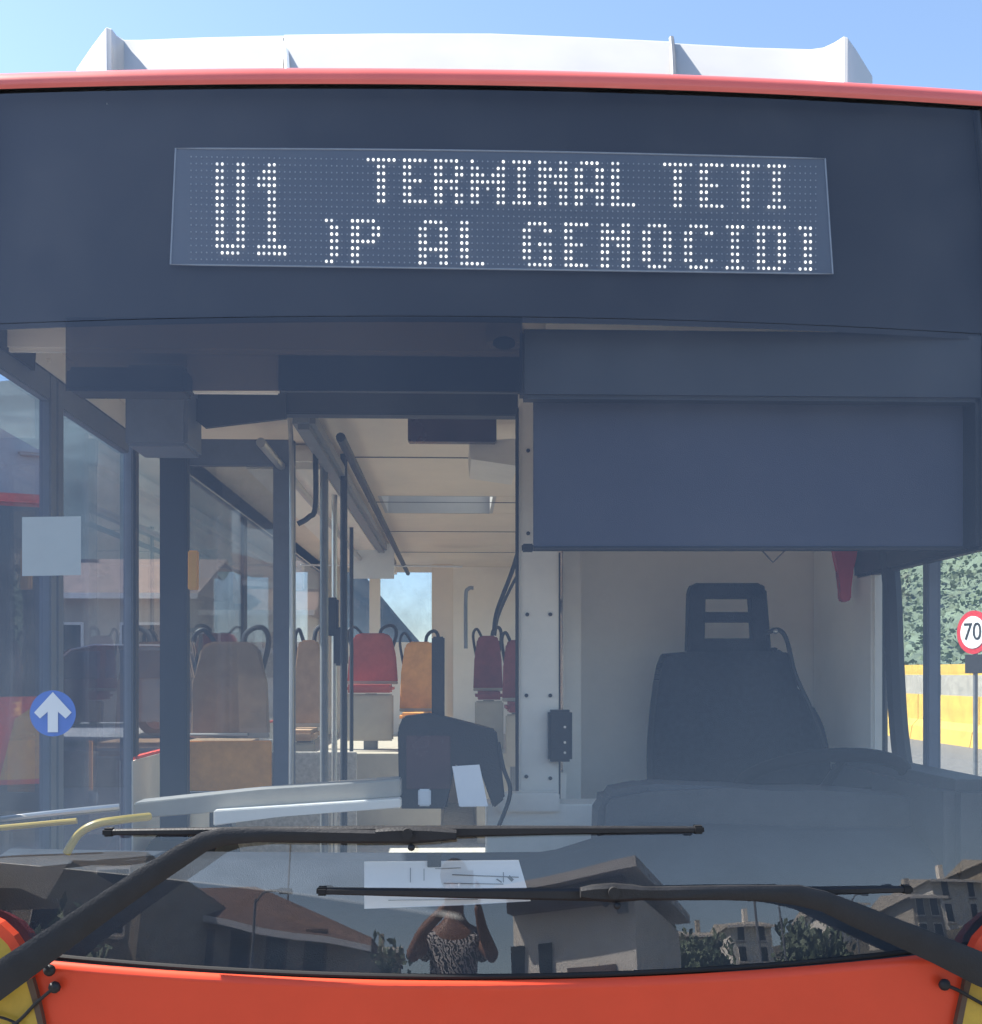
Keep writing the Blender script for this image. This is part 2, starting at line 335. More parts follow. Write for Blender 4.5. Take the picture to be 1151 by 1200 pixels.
# rear
boxo('rear_wall', -W, W, YR, YR + .04, .3, 1.85, 'cream', bus)
for a, b in ((-W, -1.16), (-.90, -.80), (-.30, W)): boxo('rear_post', a, b, YR, YR + .04, 1.85, 2.50, 'cream', bus)
boxo('rear_header', -W, W, YR, YR + .04, 2.50, ZTOP, 'cream', bus)
for a, b in ((-1.16, -.90), (-.80, -.30)): boxo('rear_window', a, b, YR + .015, YR + .02, 1.85, 2.50, 'doorglass', bus, bev=0)
# floor and ceiling
boxo('cabin_floor', -W + .03, W - .03, .3, YR, .32, .36, 'floor', bus)
cc = [.92] + [y for h in HT for y in h] + [YR]
for i in range(len(cc) - 1):
    if i % 2 == 0: boxo('ceiling_panel', -W + .03, W - .03, cc[i], cc[i + 1], ZC, ZC + .03, 'ceiling', bus)
    else:
        for a, b in ((-W + .03, -.53), (.13, W - .03)): boxo('ceiling_panel', a, b, cc[i], cc[i + 1], ZC, ZC + .03, 'ceiling', bus)
bm = grid(lambda x, v: (x, .45 + .50 * v, ZC - .04 + .05 * math.sin(v * 1.5) ), lin(-W + .04, W - .04, 6), lin(0, 1, 6)); obj('front_ceiling', bm, 'ceiling', bus, smooth='all')
for x in (-W + .032, W - .036):
    boxo('ceiling_cove', x, x + .004, 1.9, YR, 2.47, 2.548, 'cream', bus, bev=0)
for s in (-1, 1):       # diffused ceiling ducts along both sides
    a = -1.02 if s < 0 else .62
    boxo('ceiling_duct', a, a + .38, 2.3, YR - .05, 2.44, 2.545, 'cream', bus, bev=.03)
for k in range(4):
    boxo('ceiling_seam', -.60, .58, 2.6 + k * 1.3, 2.606 + k * 1.3, 2.545, 2.549, 'greym', bus, bev=0)
for k in range(2):
    p = PY(395 + 12 * k, 486, 1.4)
boxo('roof_duct_pipe', -.665, -.585, 1.45, 6.6, 2.42, 2.50, 'greym', bus, bev=.02)
obj('ceiling_handrail', tube([(-.50, 1.5, 2.40), (-.50, 6.8, 2.40)], .017, 10), 'black', bus, smooth=True)
obj('ceiling_handrail', tube([(-.78, 1.5, 2.38), (-.78, 6.8, 2.38)], .017, 10), 'steel', bus, smooth=True)
pxbox('bulkhead_header', 219, 459, 628, 484, 1.12, .06, 'bulk', bus)
pxbox('bulkhead_gap', 219, 416, 326, 459, .62, .03, 'cream', bus)
pxbox('front_lintel', -60, 366, 640, 410, .60, .03, 'cream', bus, bev=.01)
prism_pts = [PY(219, 484, 1.10), PY(219, 470, 1.10), PY(262, 459, 1.10), PY(335, 459, 1.10), PY(335, 490, 1.10), PY(240, 501, 1.10)]
obj('header_fairing', prism(prism_pts, (0, .02, 0)), 'bulk', bus)
pxbox('information_screen', 478, 487, 582, 517, 1.55, .05, 'screen', bus, label='small dark screen hung under the ceiling')
obj('ceiling_locker', prism([PY(550, 517, 1.6), PY(606, 514, 1.6), PY(606, 546, 1.6), PY(552, 538, 1.6)], (0, .4, 0)), 'white_in', bus)
# smoked visor strip, stepped
zt = .33
obj('tinted_visor', grid(lambda px, py: S(px, py, -.035), lin(77, 612, 24), lin(372, 458, 4)), 'tint', bus, smooth='all', label='smoked strip visor behind the top of the windscreen')
pxbox('blind_cassette', 610, 390, 1200, 466, .42, .06, 'bulk', bus, bev=.01)
bl = pxbox('driver_blind', 625, 462, 1200, 644, .50, .006, 'blind', bus, bev=.002, label='lowered dark roller blind over the driver')
obj('blind_hem', tube([PY(625, 643, .50), PY(1200, 643, .50)], .007, 8), 'black', bl, smooth=True)
obj('blind_pull', tube([PY(893, 645, .5), PY(906, 659, .5), PY(920, 645, .5)], .002, 6), 'black', bl)
pxbox('visor_shade', 326, 410, 612, 457, .62, .03, 'bulk', bus)
pxbox('door_gear_box', 146, 427, 219, 522, .98, .2, 'door', bus, bev=.01)
pxbox('door_gear_cover', 77, 430, 218, 457, .55, .1, 'bulk', bus, bev=.01)
obj('cabin_camera', ball(PY(591, 402, .40), .030, sc_=(1, .8, .55)), 'black', bus, smooth=True)
pxbox('camera_housing', 570, 374, 616, 404, .44, .04, 'cream', bus, bev=.01)
# curved cream rim over the door
obj('door_cove', tube([PY(x, 428 + .00005 * (x - 0) ** 2 - 6, .9) for x in range(-60, 80, 20)], .006, 8), 'white_in', bus, smooth=True)

# ---- front door, at the left side
def doorleaf(y0, y1, sa=.03, sb=.03):
    d = boxo('door_leaf', -W + .005, -W + .011, y0 + .03, y1 - .03, .42, 2.40, 'doorglass', bus, bev=0)
    for a, b in ((y0, y0 + sa), (y1 - sb, y1)): boxo('door_stile', -W, -W + .035, a, b, .36, 2.46, 'door', d)
    boxo('door_rail', -W + .002, -W + .033, y0 + .045, y1 - .045, .36, .44, 'door', d); boxo('door_rail', -W + .002, -W + .033, y0 + .045, y1 - .045, 2.38, 2.46, 'door', d)
    return d
doorleaf(.50, .98, .02, .05); doorleaf(.99, 1.76, .05, .012)
boxo('door_post', -W + .002, -W + .05, .44, .515, .36, 2.46, 'door', bus)
# tall wall post with glazed wind-break behind the door
YP = 1.95
pxbox('windbreak_post', 187, 458, 219, 985, YP - .25, .05, 'bulk', bus)
wb = pxbox('windbreak_glass', 219, 545, 322, 930, YP, .006, 'plain', bus, bev=0)
pxbox('windbreak_rail', 219, 515, 345, 545, YP - .01, .04, 'door', wb); pxbox('windbreak_rail', 219, 928, 345, 950, YP - .01, .04, 'door', wb)
pxbox('windbreak_stile', 320, 545, 345, 928, YP - .01, .04, 'door', wb)
obj('windbreak_bar', tube([PY(222, 861, YP - .03), PY(290, 861, YP - .03)], .006, 8), 'steel', wb, smooth=True)
pxbox('amber_reflector', 220, 645, 232, 691, 1.55, .02, 'amber', bus, label='small amber reflector strip on the door post')
pxbox('orange_glare_panel', 221, 868, 318, 927, YP - .02, .015, 'seator', wb)  # orange glare at the foot of the wind-break, painted as a panel
# grab poles
obj('grab_pole', tube(smoothpath([PY(331, 455, 1.75), PY(337, 480, 1.75), PY(341, 510, 1.75), PY(342, 600, 1.75), PY(342, 760, 1.75), PY(341, 955, 1.75)]), .009, 10), 'steel', bus, smooth=True)
for x, r, y, m, t in ((380, .018, 2.3, 'greym', 560), (403, .016, 2.5, 'bulk', 545), (392, .014, 3.0, 'steel', 600), (412, .012, 4.2, 'bulk', 620)):
    a = PY(x, t, y); b = PY(x, 960, y); obj('grab_pole', tube([(a.x, y, ZC - .01), (a.x, y, .36)], r, 12), m, bus, smooth=True)
obj('grab_loop', tube(smoothpath([PY(369, 500, 2.0), PY(370, 590, 2.0), PY(362, 606, 2.0), PY(349, 614, 2.0)]), .011, 8), 'bulk', bus, smooth=True)
obj('grab_loop', tube(smoothpath([PY(612, 630, 2.6), PY(600, 670, 2.6), PY(583, 715, 2.6), PY(579, 740, 2.6)]), .010, 8), 'bulk', bus, smooth=True)
obj('grab_loop', tube(smoothpath([PY(612, 665, 3), PY(598, 690, 3), PY(584, 722, 3), PY(580, 745, 3)]), .008, 8), 'bulk', bus, smooth=True)
obj('grab_loop', tube(smoothpath([PY(546, 760, 4.5), PY(546, 700, 4.5), PY(549, 690, 4.5), PY(555, 689, 4.5)]), .012, 8), 'greym', bus, smooth=True)
for x0, y0 in ((380, 700), (391, 735)): pxbox('ticket_validator', x0, y0, x0 + 16, y0 + 45, 2.9, .06, 'bulk', bus, bev=.01)
pxbox('lit_post', 506, 661, 531, 840, 6.1, .15, 'ceiling', bus)
obj('rear_rail', tube([PY(352, 662, 6.0), PY(542, 664, 6.0)], .008, 8), 'wst', bus, smooth=True)
for a in ((410, 637, 462, 678),): pxbox('rear_notice', *a, 5.4, .01, 'wst', bus, bev=0)

# ---- passenger seats facing the windscreen
def seat(px0, px1, pt, pb, Y, m, below=.5):
    p = PY(px0, pb, Y); q = PY(px1, pt, Y); wd = q.x - p.x; h = q.z - p.z; cx = (p.x + q.x) / 2
    pts = [(cx + wd * a, Y, p.z + h * b) for a, b in ((-.54, 0), (.54, 0), (.50, .55), (.40, .93), (.28, 1), (-.28, 1), (-.40, .93), (-.50, .55))]
    s = obj('passenger_seat', prism(pts, (0, .05, 0), bev=.012), m, bus, smooth=True)
    obj('seat_cushion', box(bmn(), cx - wd * .48, cx + wd * .48, Y - .36, Y - .01, p.z - .07, p.z - .01, .02), m, s, smooth=True)
    obj('seat_shell', box(bmn(), cx - wd * .5, cx + wd * .5, Y - .33, Y - .30, p.z - below, p.z - .08, .01), 'shell', s)
    obj('seat_pedestal', box(bmn(), cx - .05, cx + .05, Y - .2, Y - .08, .36, p.z - .08, .01), 'greym', s)
    obj('grab_handle', tube(smoothpath([(cx + wd * .38, Y + .06, p.z + h * .6), (cx + wd * .5, Y + .07, p.z + h * 1.0), (cx + wd * .40, Y + .07, p.z + h * 1.16), (cx + wd * .18, Y + .07, p.z + h * 1.08), (cx + wd * .15, Y + .06, p.z + h * .8)]), .013, 8), 'bulk', s, smooth=True)
    obj('grab_handle', tube(smoothpath([(cx - wd * .42, Y + .06, p.z + h * .6), (cx - wd * .54, Y + .07, p.z + h * 1.0), (cx - wd * .40, Y + .07, p.z + h * 1.13), (cx - wd * .2, Y + .07, p.z + h * .95)]), .011, 8), 'bulk', s, smooth=True)
    obj('back_trim', box(bmn(), cx - wd * .54, cx + wd * .54, Y - .004, Y + .02, p.z - .012, p.z + .012, .004), 'shell', s)
    return s
seat(409, 464, 742, 800, 5.9, 'seatred', .42)
seat(470, 514, 752, 832, 5.7, 'seator', .3)
seat(345, 378, 750, 850, 4.0, 'seatbr', .3)
seat(226, 312, 752, 862, 2.75, 'seatbr', .3)
seat(556, 588, 745, 808, 6.0, 'seatdr', .45)
seat(590, 622, 750, 820, 4.6, 'seatdr', .4)
boxo('seat_podium', -W + .04, -.2, 5.3, YR, .36, 1.0, 'shell', bus); boxo('seat_podium', .05, W - .04, 5.3, YR, .36, 1.0, 'shell', bus)
boxo('heater_panel', -1.25, -.62, 3.4, 3.44, .36, 1.15, 'floor', bus)
# right-hand shiny post by the seats
pxbox('cream_stanchion', 517, 740, 524, 900, 3.2, .03, 'ceiling', bus)
# ---- driver's cab
cp = pxbox('cab_column', 608, 440, 655, 948, 1.05, .05, 'white_in', bus, bev=.006, label='cream steel column with screws left of the cab')
for x, y in ((619, 528), (619, 625), (618, 720), (645, 720), (617, 815), (645, 815), (617, 910), (645, 912)): obj('screw', disc(PY(x, y, 1.045), .006, (0, 1, 0), .006, 10), 'black', cp)
obj('edge_strip', tube([PY(606, 478, 1.04), PY(606, 930, 1.04)], .006, 6), 'black', cp)
pxbox('blind_bracket', 612, 637, 626, 646, .9, .03, 'black', cp)
pxbox('cab_door_edge', 657, 640, 681, 950, 1.30, .04, 'white_in', bus)
obj('door_gap', tube([PY(655.5, 648, 1.10), PY(655.5, 950, 1.10)], .0045, 6), 'black', bus)
lk = pxbox('cab_lock', 643, 832, 671, 893, 1.00, .045, 'black', bus, bev=.008)
for y in (852, 870, 882): obj('lock_button', disc(PY(662, y, .998), .004, (0, 1, 0), .008, 8), 'steel', lk)
boxo('cab_rear_wall', .26, W - .03, 1.75, 1.79, .36, ZC, 'cream', bus)
boxo('cab_aisle_wall', .235, .26, 1.12, 1.79, .36, 1.25, 'cream', bus)
boxo('cab_aisle_glass', .245, .25, 1.12, 1.75, 1.25, 2.2, 'plain', bus, bev=0)
boxo('cab_side_lining', W - .07, W - .032, 1.16, 1.75, .36, ZC, 'cream', bus, bev=.01)
boxo('cab_plinth', .0, .62, .95, 1.1, .4, PY(0, 945, .95).z, 'white_in', bus)
pxbox('cab_step_box', 584, 930, 656, 952, .93, .08, 'white_in', bus)
# window surround at the driver's side
fr = [PX(1041, 640, W - .06), PX(1046, 700, W - .06), PX(1049, 780, W - .06), PX(1054, 860, W - .06), PX(1064, 935, W - .06)]
obj('window_surround', bar([Vector((p.x, p.y, p.z)) for p in fr], [.001] * 5, .001) if False else tube(smoothpath(fr), .030, 8), 'black', bus, smooth=True)
a = PX(1092, 640, W - .03); boxo('window_mullion', W - .05, W - .01, a.y - .018, a.y + .018, 1.15, 2.46, 'door', bus)
boxo('window_head', W - .08, W - .034, .42, 1.3, PX(1100, 662, W).z, 2.46, 'black', bus, bev=.01)
boxo('window_sill', W - .20, W - .034, .32, 1.2, .8, 1.30, 'dash', bus, bev=.03)
# driver seat
Y = 1.32
def rr(px0, py0, px1, py1, Y, top=.12, bot=0):
    return [PY(a, b, Y) for a, b in ((px0 + bot * 0, py1), (px1, py1), (px1 - top * .3, py0 + 22), (px1 - top, py0 + 5), (px1 - top * 1.8, py0), (px0 + top * 1.8, py0), (px0 + top, py0 + 5), (px0 + top * .3, py0 + 22))]
def outline(px, Y, seg=5): return [PY(p.x, p.z, Y) for p in smoothpath([(a, 0, b) for a, b in px], seg)]
ds = obj('driver_seat', prism(outline(((768, 960), (765, 900), (767, 850), (773, 800), (779, 774), (790, 765), (850, 763), (915, 764), (928, 772), (934, 800), (940, 850), (944, 900), (946, 960)), Y), (0, .12, 0), bev=.012), 'cloth', bus, smooth='all', label='dark cloth driver seat with open headrest')
# headrest: frame with two openings
hb = bmn()
def hq(pts): prism([PY(*p, Y + .03) for p in pts], (0, .06, 0), bm=hb, bev=.008)
hq([(806, 766), (826, 766), (828, 690), (824, 684), (812, 684), (808, 692)][::1]); hq([(884, 766), (905, 766), (899, 690), (894, 684), (880, 684), (880, 692)])
hq([(808, 701), (898, 701), (897, 688), (892, 683), (814, 683), (809, 688)]); hq([(822, 729), (884, 729), (883, 717), (824, 717)]); hq([(806, 766), (905, 766), (903, 748), (808, 748)])
obj('headrest', hb, 'cloth', ds, smooth=True)
obj('seat_cushion', box(bmn(), .57, 1.08, .95, 1.42, .98, 1.12, .04), 'cloth', ds, smooth=True)
obj('seat_base', box(bmn(), .66, 1.0, 1.0, 1.4, .36, .98, .02), 'black', ds)
obj('seat_side_bolster', prism(outline(((900, 960), (900, 840), (904, 765), (920, 768), (936, 812), (955, 830), (968, 860), (974, 900), (975, 960)), Y + .06), (0, .08, 0), bev=.010), 'cloth', ds, smooth='all')
obj('belt_guide', tube(smoothpath([PY(898, 742, Y), PY(912, 738, Y - .01), PY(922, 750, Y - .01), PY(932, 790, Y - .01), PY(950, 830, Y - .02), PY(968, 880, Y - .03)]), .008, 8), 'black', ds, smooth=True)
obj('belt_buckle', ball(PY(909, 740, Y - .02), .009), 'steel', ds, smooth=True)
# steering wheel
wc = PY(962, 916, .78); Rw = .232; tl = rad(24)
pts = [wc + Vector((math.cos(a) * Rw, -math.sin(a) * Rw * math.cos(tl), math.sin(a) * Rw * math.sin(tl))) for a in lin(0, 2 * math.pi, 47)[:-1]]
sw = obj('steering_wheel', tube(pts, .020, 12, closed=True), 'wrim', bus, smooth=True)
obj('wheel_hub', ball(wc + Vector((0, 0, -.04)), .055, sc_=(1, 1, .35)), 'black', sw, smooth=True)
for a in (rad(200), rad(340), rad(90)): obj('wheel_spoke', tube([wc + Vector((0, 0, -.03)), wc + Vector((math.cos(a) * Rw, -math.sin(a) * Rw * math.cos(tl), math.sin(a) * Rw * math.sin(tl)))], .013, 8), 'black', sw, smooth=True)
obj('steering_column', tube([wc + Vector((0, -.02, -.04)), wc + Vector((0, -.22, -.4))], .05, 12), 'black', sw, smooth=True)
# dashboard
def dashf(x, v):
    hump = .0
    if x > .15: hump = .075 * min(1, (x - .15) / .25) * (.9 + .1 * math.sin(x * 5))
    z = [.90, .935, .96, 1.03, 1.085, 1.095, 1.06, .7][v] + hump * [0, 0, .15, .8, 1, 1, .9, 0][v]
    y = [.05, .07, .12, .28, .44, .52, .56, .58][v] + x * x / 16
    return Vector((x, y, z))
obj('dashboard', grid(dashf, lin(-W + .04, W - .04, 60), range(8)), 'dash', bus, smooth='all')
cw = obj('instrument_cowl', prism([PY(*p, .55) for p in ((700, 1000), (702, 942), (712, 928), (760, 919), (860, 923), (905, 927), (960, 926), (1010, 929), (1060, 934), (1110, 936), (1210, 938), (1210, 1000))], (0, .16, 0), bev=.02), 'dash', bus, smooth=True)
# door-side dash ledge in cream, silver rail, yellow bent tube
obj('dash_ledge', prism([PY(*p, .66) for p in ((156, 941), (300, 926), (470, 913), (470, 934), (300, 948), (156, 960))], (0, .10, 0), bev=.004), 'shell', bus, smooth=True)
obj('dash_ledge', prism([PY(*p, .62) for p in ((250, 950), (470, 936), (470, 947), (330, 957), (250, 968))], (0, .05, 0), bev=.003), 'cream', bus, smooth=True)
obj('door_grab_rail', tube(smoothpath([PY(-40, 968, .50), PY(10, 960, .5), PY(80, 952, .52), PY(140, 946, .55)]), .010, 10), 'steel', bus, smooth=True)
obj('yellow_grab_tube', tube(smoothpath([PY(78, 1000, .50), PY(92, 978, .5), PY(112, 966, .5), PY(140, 961, .52), PY(175, 957, .6)]), .011, 10), 'pole', bus, smooth=True)
obj('yellow_grab_tube', tube([PY(-40, 974, .56), PY(90, 962, .58)], .008, 10), 'pole', bus, smooth=True)
# ticket machine on the dash
tk = obj('ticket_machine', prism([PY(*p, .72) for p in ((468, 948), (466, 856), (472, 840), (505, 836), (560, 850), (582, 856), (588, 900), (592, 936), (578, 948), (566, 905), (532, 893), (524, 948))], (0, .09, 0), bev=.006), 'black', bus, smooth=True, label='black ticket machine on the dashboard')
pxbox('machine_screen', 476, 862, 528, 925, .712, .006, 'screen', tk)
pxbox('machine_stalk', 506, 746, 521, 845, .76, .04, 'black', tk)
obj('machine_cable', tube(smoothpath([PY(584, 870, .72), PY(590, 900, .71), PY(598, 930, .70), (0.02, .70, 1.12)]), .006, 6), 'black', tk)
for a in ((490, 925, 505, 945), (538, 925, 560, 946)): pxbox('machine_bracket', *a, .70, .03, 'wst', tk)
# stickers on the windscreen
def offglass(px, py, o=.006): return S(px, py, -o)
def sticker(name, poly, m, o=.006, label=None, parent=bus, t=.0015):
    bm = bmn(); a = [bm.verts.new(offglass(*p, o)) for p in poly]; b = [bm.verts.new(offglass(*p, o + t)) for p in poly]
    bm.faces.new(a); bm.faces.new(b[::-1]); n = len(a)
    for i in range(n): bm.faces.new((a[i], a[(i + 1) % n], b[(i + 1) % n], b[i]))
    return obj(name, bm, m, parent, label=label)
st = sticker('round_sticker', [(62 + 27 * math.cos(a), 836 + 27 * math.sin(a)) for a in lin(0, 2 * math.pi, 36)[:-1]], 'blue', .006, 'round blue sticker with white up arrow')
sticker('arrow', [(62, 811), (84, 835), (77, 842), (68, 834), (68, 858), (56, 858), (56, 834), (47, 842), (40, 835)], 'wst', .003, parent=st)
sticker('square_sticker', [(26, 606), (95, 605), (95, 674), (26, 675)], 'stick', .006, 'square grey sticker seen from its back')

# ---- destination display
def DP(c, r, o): # led column, row -> place behind the cover glass
    px = 224 + 6.1 * c; y0 = 184.3 + .0160 * (px - 253); py = y0 - 0.2 + r * 8.0
    return S(px, py, -o)
dd = bmn()
def dpl(pts, o, t, bm):
    a = [bm.verts.new(S(*p, -o)) for p in pts]; b = [bm.verts.new(S(*p, -(o + t))) for p in pts]; bm.faces.new(a); bm.faces.new(b[::-1]); n = len(a)
    for i in range(n): bm.faces.new((a[i], a[(i + 1) % n], b[(i + 1) % n], b[i]))
N = 24
top = [(206 + (967 - 206) * i / N, 174 + (186 - 174) * i / N - 3 * math.sin(math.pi * i / N)) for i in range(N + 1)]
bot = [(976 - (976 - 200) * i / N, 321 - (321 - 310) * i / N) for i in range(N + 1)]
# board as a grid that follows the glass
dspl = bmn(); gg = []
for j in range(7):
    row = []
    for i in range(N + 1):
        a = top[i]; b = bot[N - i]; row.append(dspl.verts.new(S(a[0] + (b[0] - a[0]) * j / 6, a[1] + (b[1] - a[1]) * j / 6, -.032)))
    gg.append(row)
for j in range(6):
    for i in range(N): dspl.faces.new((gg[j][i], gg[j][i + 1], gg[j + 1][i + 1], gg[j + 1][i]))
disp = obj('destination_display', dspl, 'board', bus, smooth='all', label='wide dot matrix display reading U1 TERMINAL TETI')
obj('display_rim', tube([S(*p, -.031) for p in top] + [S(*p, -.031) for p in bot], .0022, 6, closed=True), 'ledoff', disp)
GL = {
 'T': ['111111', '001100', '001100', '001100', '001100', '001100', '001100'],
 'E': ['11111', '11000', '11000', '11110', '11000', '11000', '11111'],
 'R': ['111110', '110011', '110011', '111110', '110110', '110011', '110011'],
 'M': ['1000001', '1100011', '1110111', '1111111', '1101011', '1100011', '1100011'],
 'I': ['1111', '0110', '0110', '0110', '0110', '0110', '1111'],
 'N': ['110011', '111011', '111111', '110111', '110011', '110011', '110011'],
 'A': ['011110', '110011', '110011', '110011', '111111', '110011', '110011'],
 'L': ['11000', '11000', '11000', '11000', '11000', '11000', '11111'],
 'P': ['111110', '110011', '110011', '111110', '110000', '110000', '110000'],
 'G': ['011110', '110011', '110000', '110111', '110011', '110011', '011111'],
 'O': ['011110', '110011', '110011', '110011', '110011', '110011', '011110'],
 'C': ['011110', '110011', '110000', '110000', '110000', '110011', '011110'],
 'D': ['111110', '110011', '110011', '110011', '110011', '110011', '111110'],
 ')': ['110', '011', '011', '011', '011', '011', '110'],
 ']': ['111', '011', '011', '011', '011', '011', '111'],
 'U': ['110011'] * 12 + ['111111', '011110'],
 '1': ['001100', '011100', '111100', '111100'] + ['001100'] * 8 + ['111111', '111111'],
}
GL['M'] = ['1000001', '1100011', '1110111', '1111111', '1101011', '1100011', '1100011']
lit = set()
def dot(bm, c, r, rx, rz, o=.026):
    p = DP(c, r, o); v = [bm.verts.new(p + Vector((rx * math.cos(a), 0, rz * math.sin(a)))) for a in lin(0, 2 * math.pi, 6)[:-1]]
    cc = bm.verts.new(p + Vector((0, -.0015, 0)))
    for i in range(6): bm.faces.new((v[i], v[(i + 1) % 6], cc))
def glyph(ch, c0, r0):
    bm = bmn()
    for r, line in enumerate(GL[ch]):
        for c, v in enumerate(line):
            if v == '1': lit.add((c0 + c, r0 + r)); dot(bm, c0 + c, r0 + r, .0039, .0045)
    obj('led_character', bm, 'led', disp, label='lit character ' + {')': 'closing bracket', ']': 'square bracket'}.get(ch, ch))
glyph('U', 5, 1); glyph('1', 13, 1)
for ch, c in (('T', 34), ('E', 41), ('R', 47), ('M', 54), ('I', 62), ('N', 67), ('A', 74), ('L', 81), ('T', 91), ('E', 98), ('T', 104), ('I', 111)): glyph(ch, c, 0)
for ch, c in ((')', 26), ('P', 31), ('A', 44), ('L', 52), ('G', 64), ('E', 72), ('N', 79), ('O', 87), ('C', 95), ('I', 103), ('D', 109), (']', 117)): glyph(ch, c, 9)
off = bmn()
for c in range(0, 121):
    for r in range(16):
        if (c, r) not in lit: dot(off, c, r, .0021, .0023)
obj('unlit_leds', off, 'ledoff', disp, kind='stuff')

# ---- roof fairing of three pieces
FB = [(90, 80, .35), (107, 55, .18), (125, 31, .02), (131, 33, .03), (137, 41, .08), (146, 46, .12), (165, 46, .12), (240, 43, .11), (332, 41, .11)]
FM = [(333, 40, .09), (450, 38.5, .085), (575, 38.5, .085), (690, 43, .085), (789, 48, .09)]
FR = [(790, 50, .11), (880, 55, .11), (950, 57, .12), (965, 55, .12), (978, 49, .09), (989, 42, .03), (993, 43, .03), (1003, 57, .18), (1022, 88, .38)]
def fair(cols):
    bm = bmn(); rows = []
    for px, py, dy in cols:
        Yb = sy(0, ZTOP) + .13 + dy; t = PY(px, py, Yb + .22); b = PY(px, py, Yb); bot_ = PY(px, 112, Yb - .05)
        t2 = PY(px, py + 3, Yb + .16)
        rows.append([bm.verts.new(v) for v in (Vector((bot_.x, bot_.y, ZTOP - .02)), Vector((t2.x, t2.y - .004, t2.z)), Vector((t.x, Yb + .22, t.z - .002)), Vector((t.x, Yb + .27, t.z)), Vector((t.x, Yb + 1.2, t.z - .01)), Vector((t.x, Yb + 1.35, ZTOP)))])
    for A, B in zip(rows, rows[1:]):
        for j in range(5): bm.faces.new((A[j], B[j], B[j + 1], A[j + 1]))
    for e in (rows[0], rows[-1]): bm.faces.new(e)
    return bm
for c in (FB, FM, FR): obj('roof_fairing', fair(c), 'white', bus, smooth=True)
for px, w_ in ((334, 3), (787, 3)):
    obj('fairing_joint', tube([PY(px, 45, sy(0, ZTOP) + .42), PY(px + w_ / 2, 60, sy(0, ZTOP) + .345), PY(px + w_, 90, sy(0, ZTOP) + .22)], .008, 6), 'wst' if px < 400 else 'greym', bus)

# ---- yellow corners
def front_off(px, py, o):
    r = ray(px, py); t = 2.3
    for _ in range(25):
        p = C0 + r * t
        yy = min(sy(p.x, p.z), p.x * p.x / (2 * R0) - .018) if p.z > ZB - .1 else p.x * p.x / (2 * R0) - .018
        t += (yy - o - p.y) / r.y
    return C0 + r * t
def decal(name, poly, m, o, parent=bus, t=.004, **k):
    return obj(name, prism([front_off(*p, o) for p in poly], (0, t, 0)), m, parent, **k)
LC = [(-60, 1060), (-20, 1072), (0, 1082), (16, 1097), (29, 1118), (38, 1146), (45, 1172), (51, 1200), (58, 1260), (60, 1330)]
LI = [(-60, 1072), (-22, 1084), (-4, 1094), (9, 1107), (20, 1126), (31, 1150), (38, 1174), (44, 1200), (51, 1260), (53, 1330)]
def corner(outer, inner, edge_px, s):
    rr_ = bmn()
    def ring(a, b, o, t, m, nm, par):
        bm = bmn()
        for i in range(len(a) - 1): prism([front_off(*a[i], o), front_off(*a[i + 1], o), front_off(*b[i + 1], o), front_off(*b[i], o)], (0, t, 0), bm=bm)
        return obj(nm, bm, m, par)
    y = decal('corner_lamp_panel', inner + [(edge_px, 1330)], 'yellow', .014, t=.03)
    n_red = 6
    ring(outer[:n_red], inner[:n_red], .018, .03, 'red', 'panel_rim', y)
    ring(outer[n_red - 1:], inner[n_red - 1:], .0185, .03, 'brown', 'panel_gap', y)
    return y
corner(LC, LI, -60, -1)
RC = [(1215, 1056), (1180, 1072), (1160, 1086), (1146, 1101), (1138, 1118), (1132, 1146), (1127, 1172), (1121, 1200), (1113, 1260), (1110, 1330)]
RI = [(1215, 1068), (1184, 1083), (1166, 1096), (1154, 1110), (1146, 1124), (1139, 1150), (1133, 1174), (1128, 1200), (1120, 1260), (1117, 1330)]
corner(RC, RI, 1215, 1)

# ---- wipers (real arms standing a few centimetres off the glass)
def wpath(pts, o): return [S(a, b, o) if S(a, b).z > ZB else front_off(a, b, o) for a, b in pts]
def wiper(arm, widths, blade, bw, clip, nm):
    ap = wpath(arm, .075); k = (ap[0] - C0).length / F; widths = [w_ * .78 if w_ > 20 else w_ for w_ in widths]
    root = obj('wiper_arm', bar(ap, [w_ * k for w_ in widths], .020), 'black', bus, smooth=True, label=nm)
    bp = wpath(blade, .045)
    b = obj('wiper_blade', bar(bp, [w_ * k for w_ in bw], .018), 'black', root, smooth=True)
    obj('blade_rubber', bar([p + Vector((0, .018, -.004)) for p in bp], [w_ * k * .8 for w_ in bw], .02), 'rubber', root)
    c = wpath(clip, .07)
    obj('blade_clip', bar(c, [9 * k, 15 * k, 18 * k, 15 * k, 9 * k], .03), 'black', root, smooth=True)
    obj('clip_pin', disc(c[2] + Vector((0, -.01, .004)), .012, (0, 1, 0), .03, 14), 'black', root, smooth=True)
    obj('clip_hook', ball(c[2] + Vector((.008, -.01, -.026)), .008), 'black', root, smooth=True)
    for e, d in ((bp[0], 0), (bp[-1], 0)): obj('blade_end_cap', box(bmn(), e.x - .012, e.x + .012, e.y - .012, e.y + .014, e.z - .009, e.z + .009, .004), 'rubber', root)
    return root
wiper([(-60, 1186), (-20, 1162), (20, 1134), (70, 1099), (120, 1064), (170, 1030), (212, 1003), (240, 986), (262, 980), (300, 978), (400, 980), (490, 981)], [52, 46, 43, 39, 35, 32, 29, 25, 18, 15, 14, 12],
      [(128, 975), (300, 974), (480, 975), (650, 973), (818, 972)], [6, 9, 13, 9, 6], [(440, 977), (455, 978), (478, 978), (505, 978), (535, 978)], 'left wiper arm bent over the windscreen')
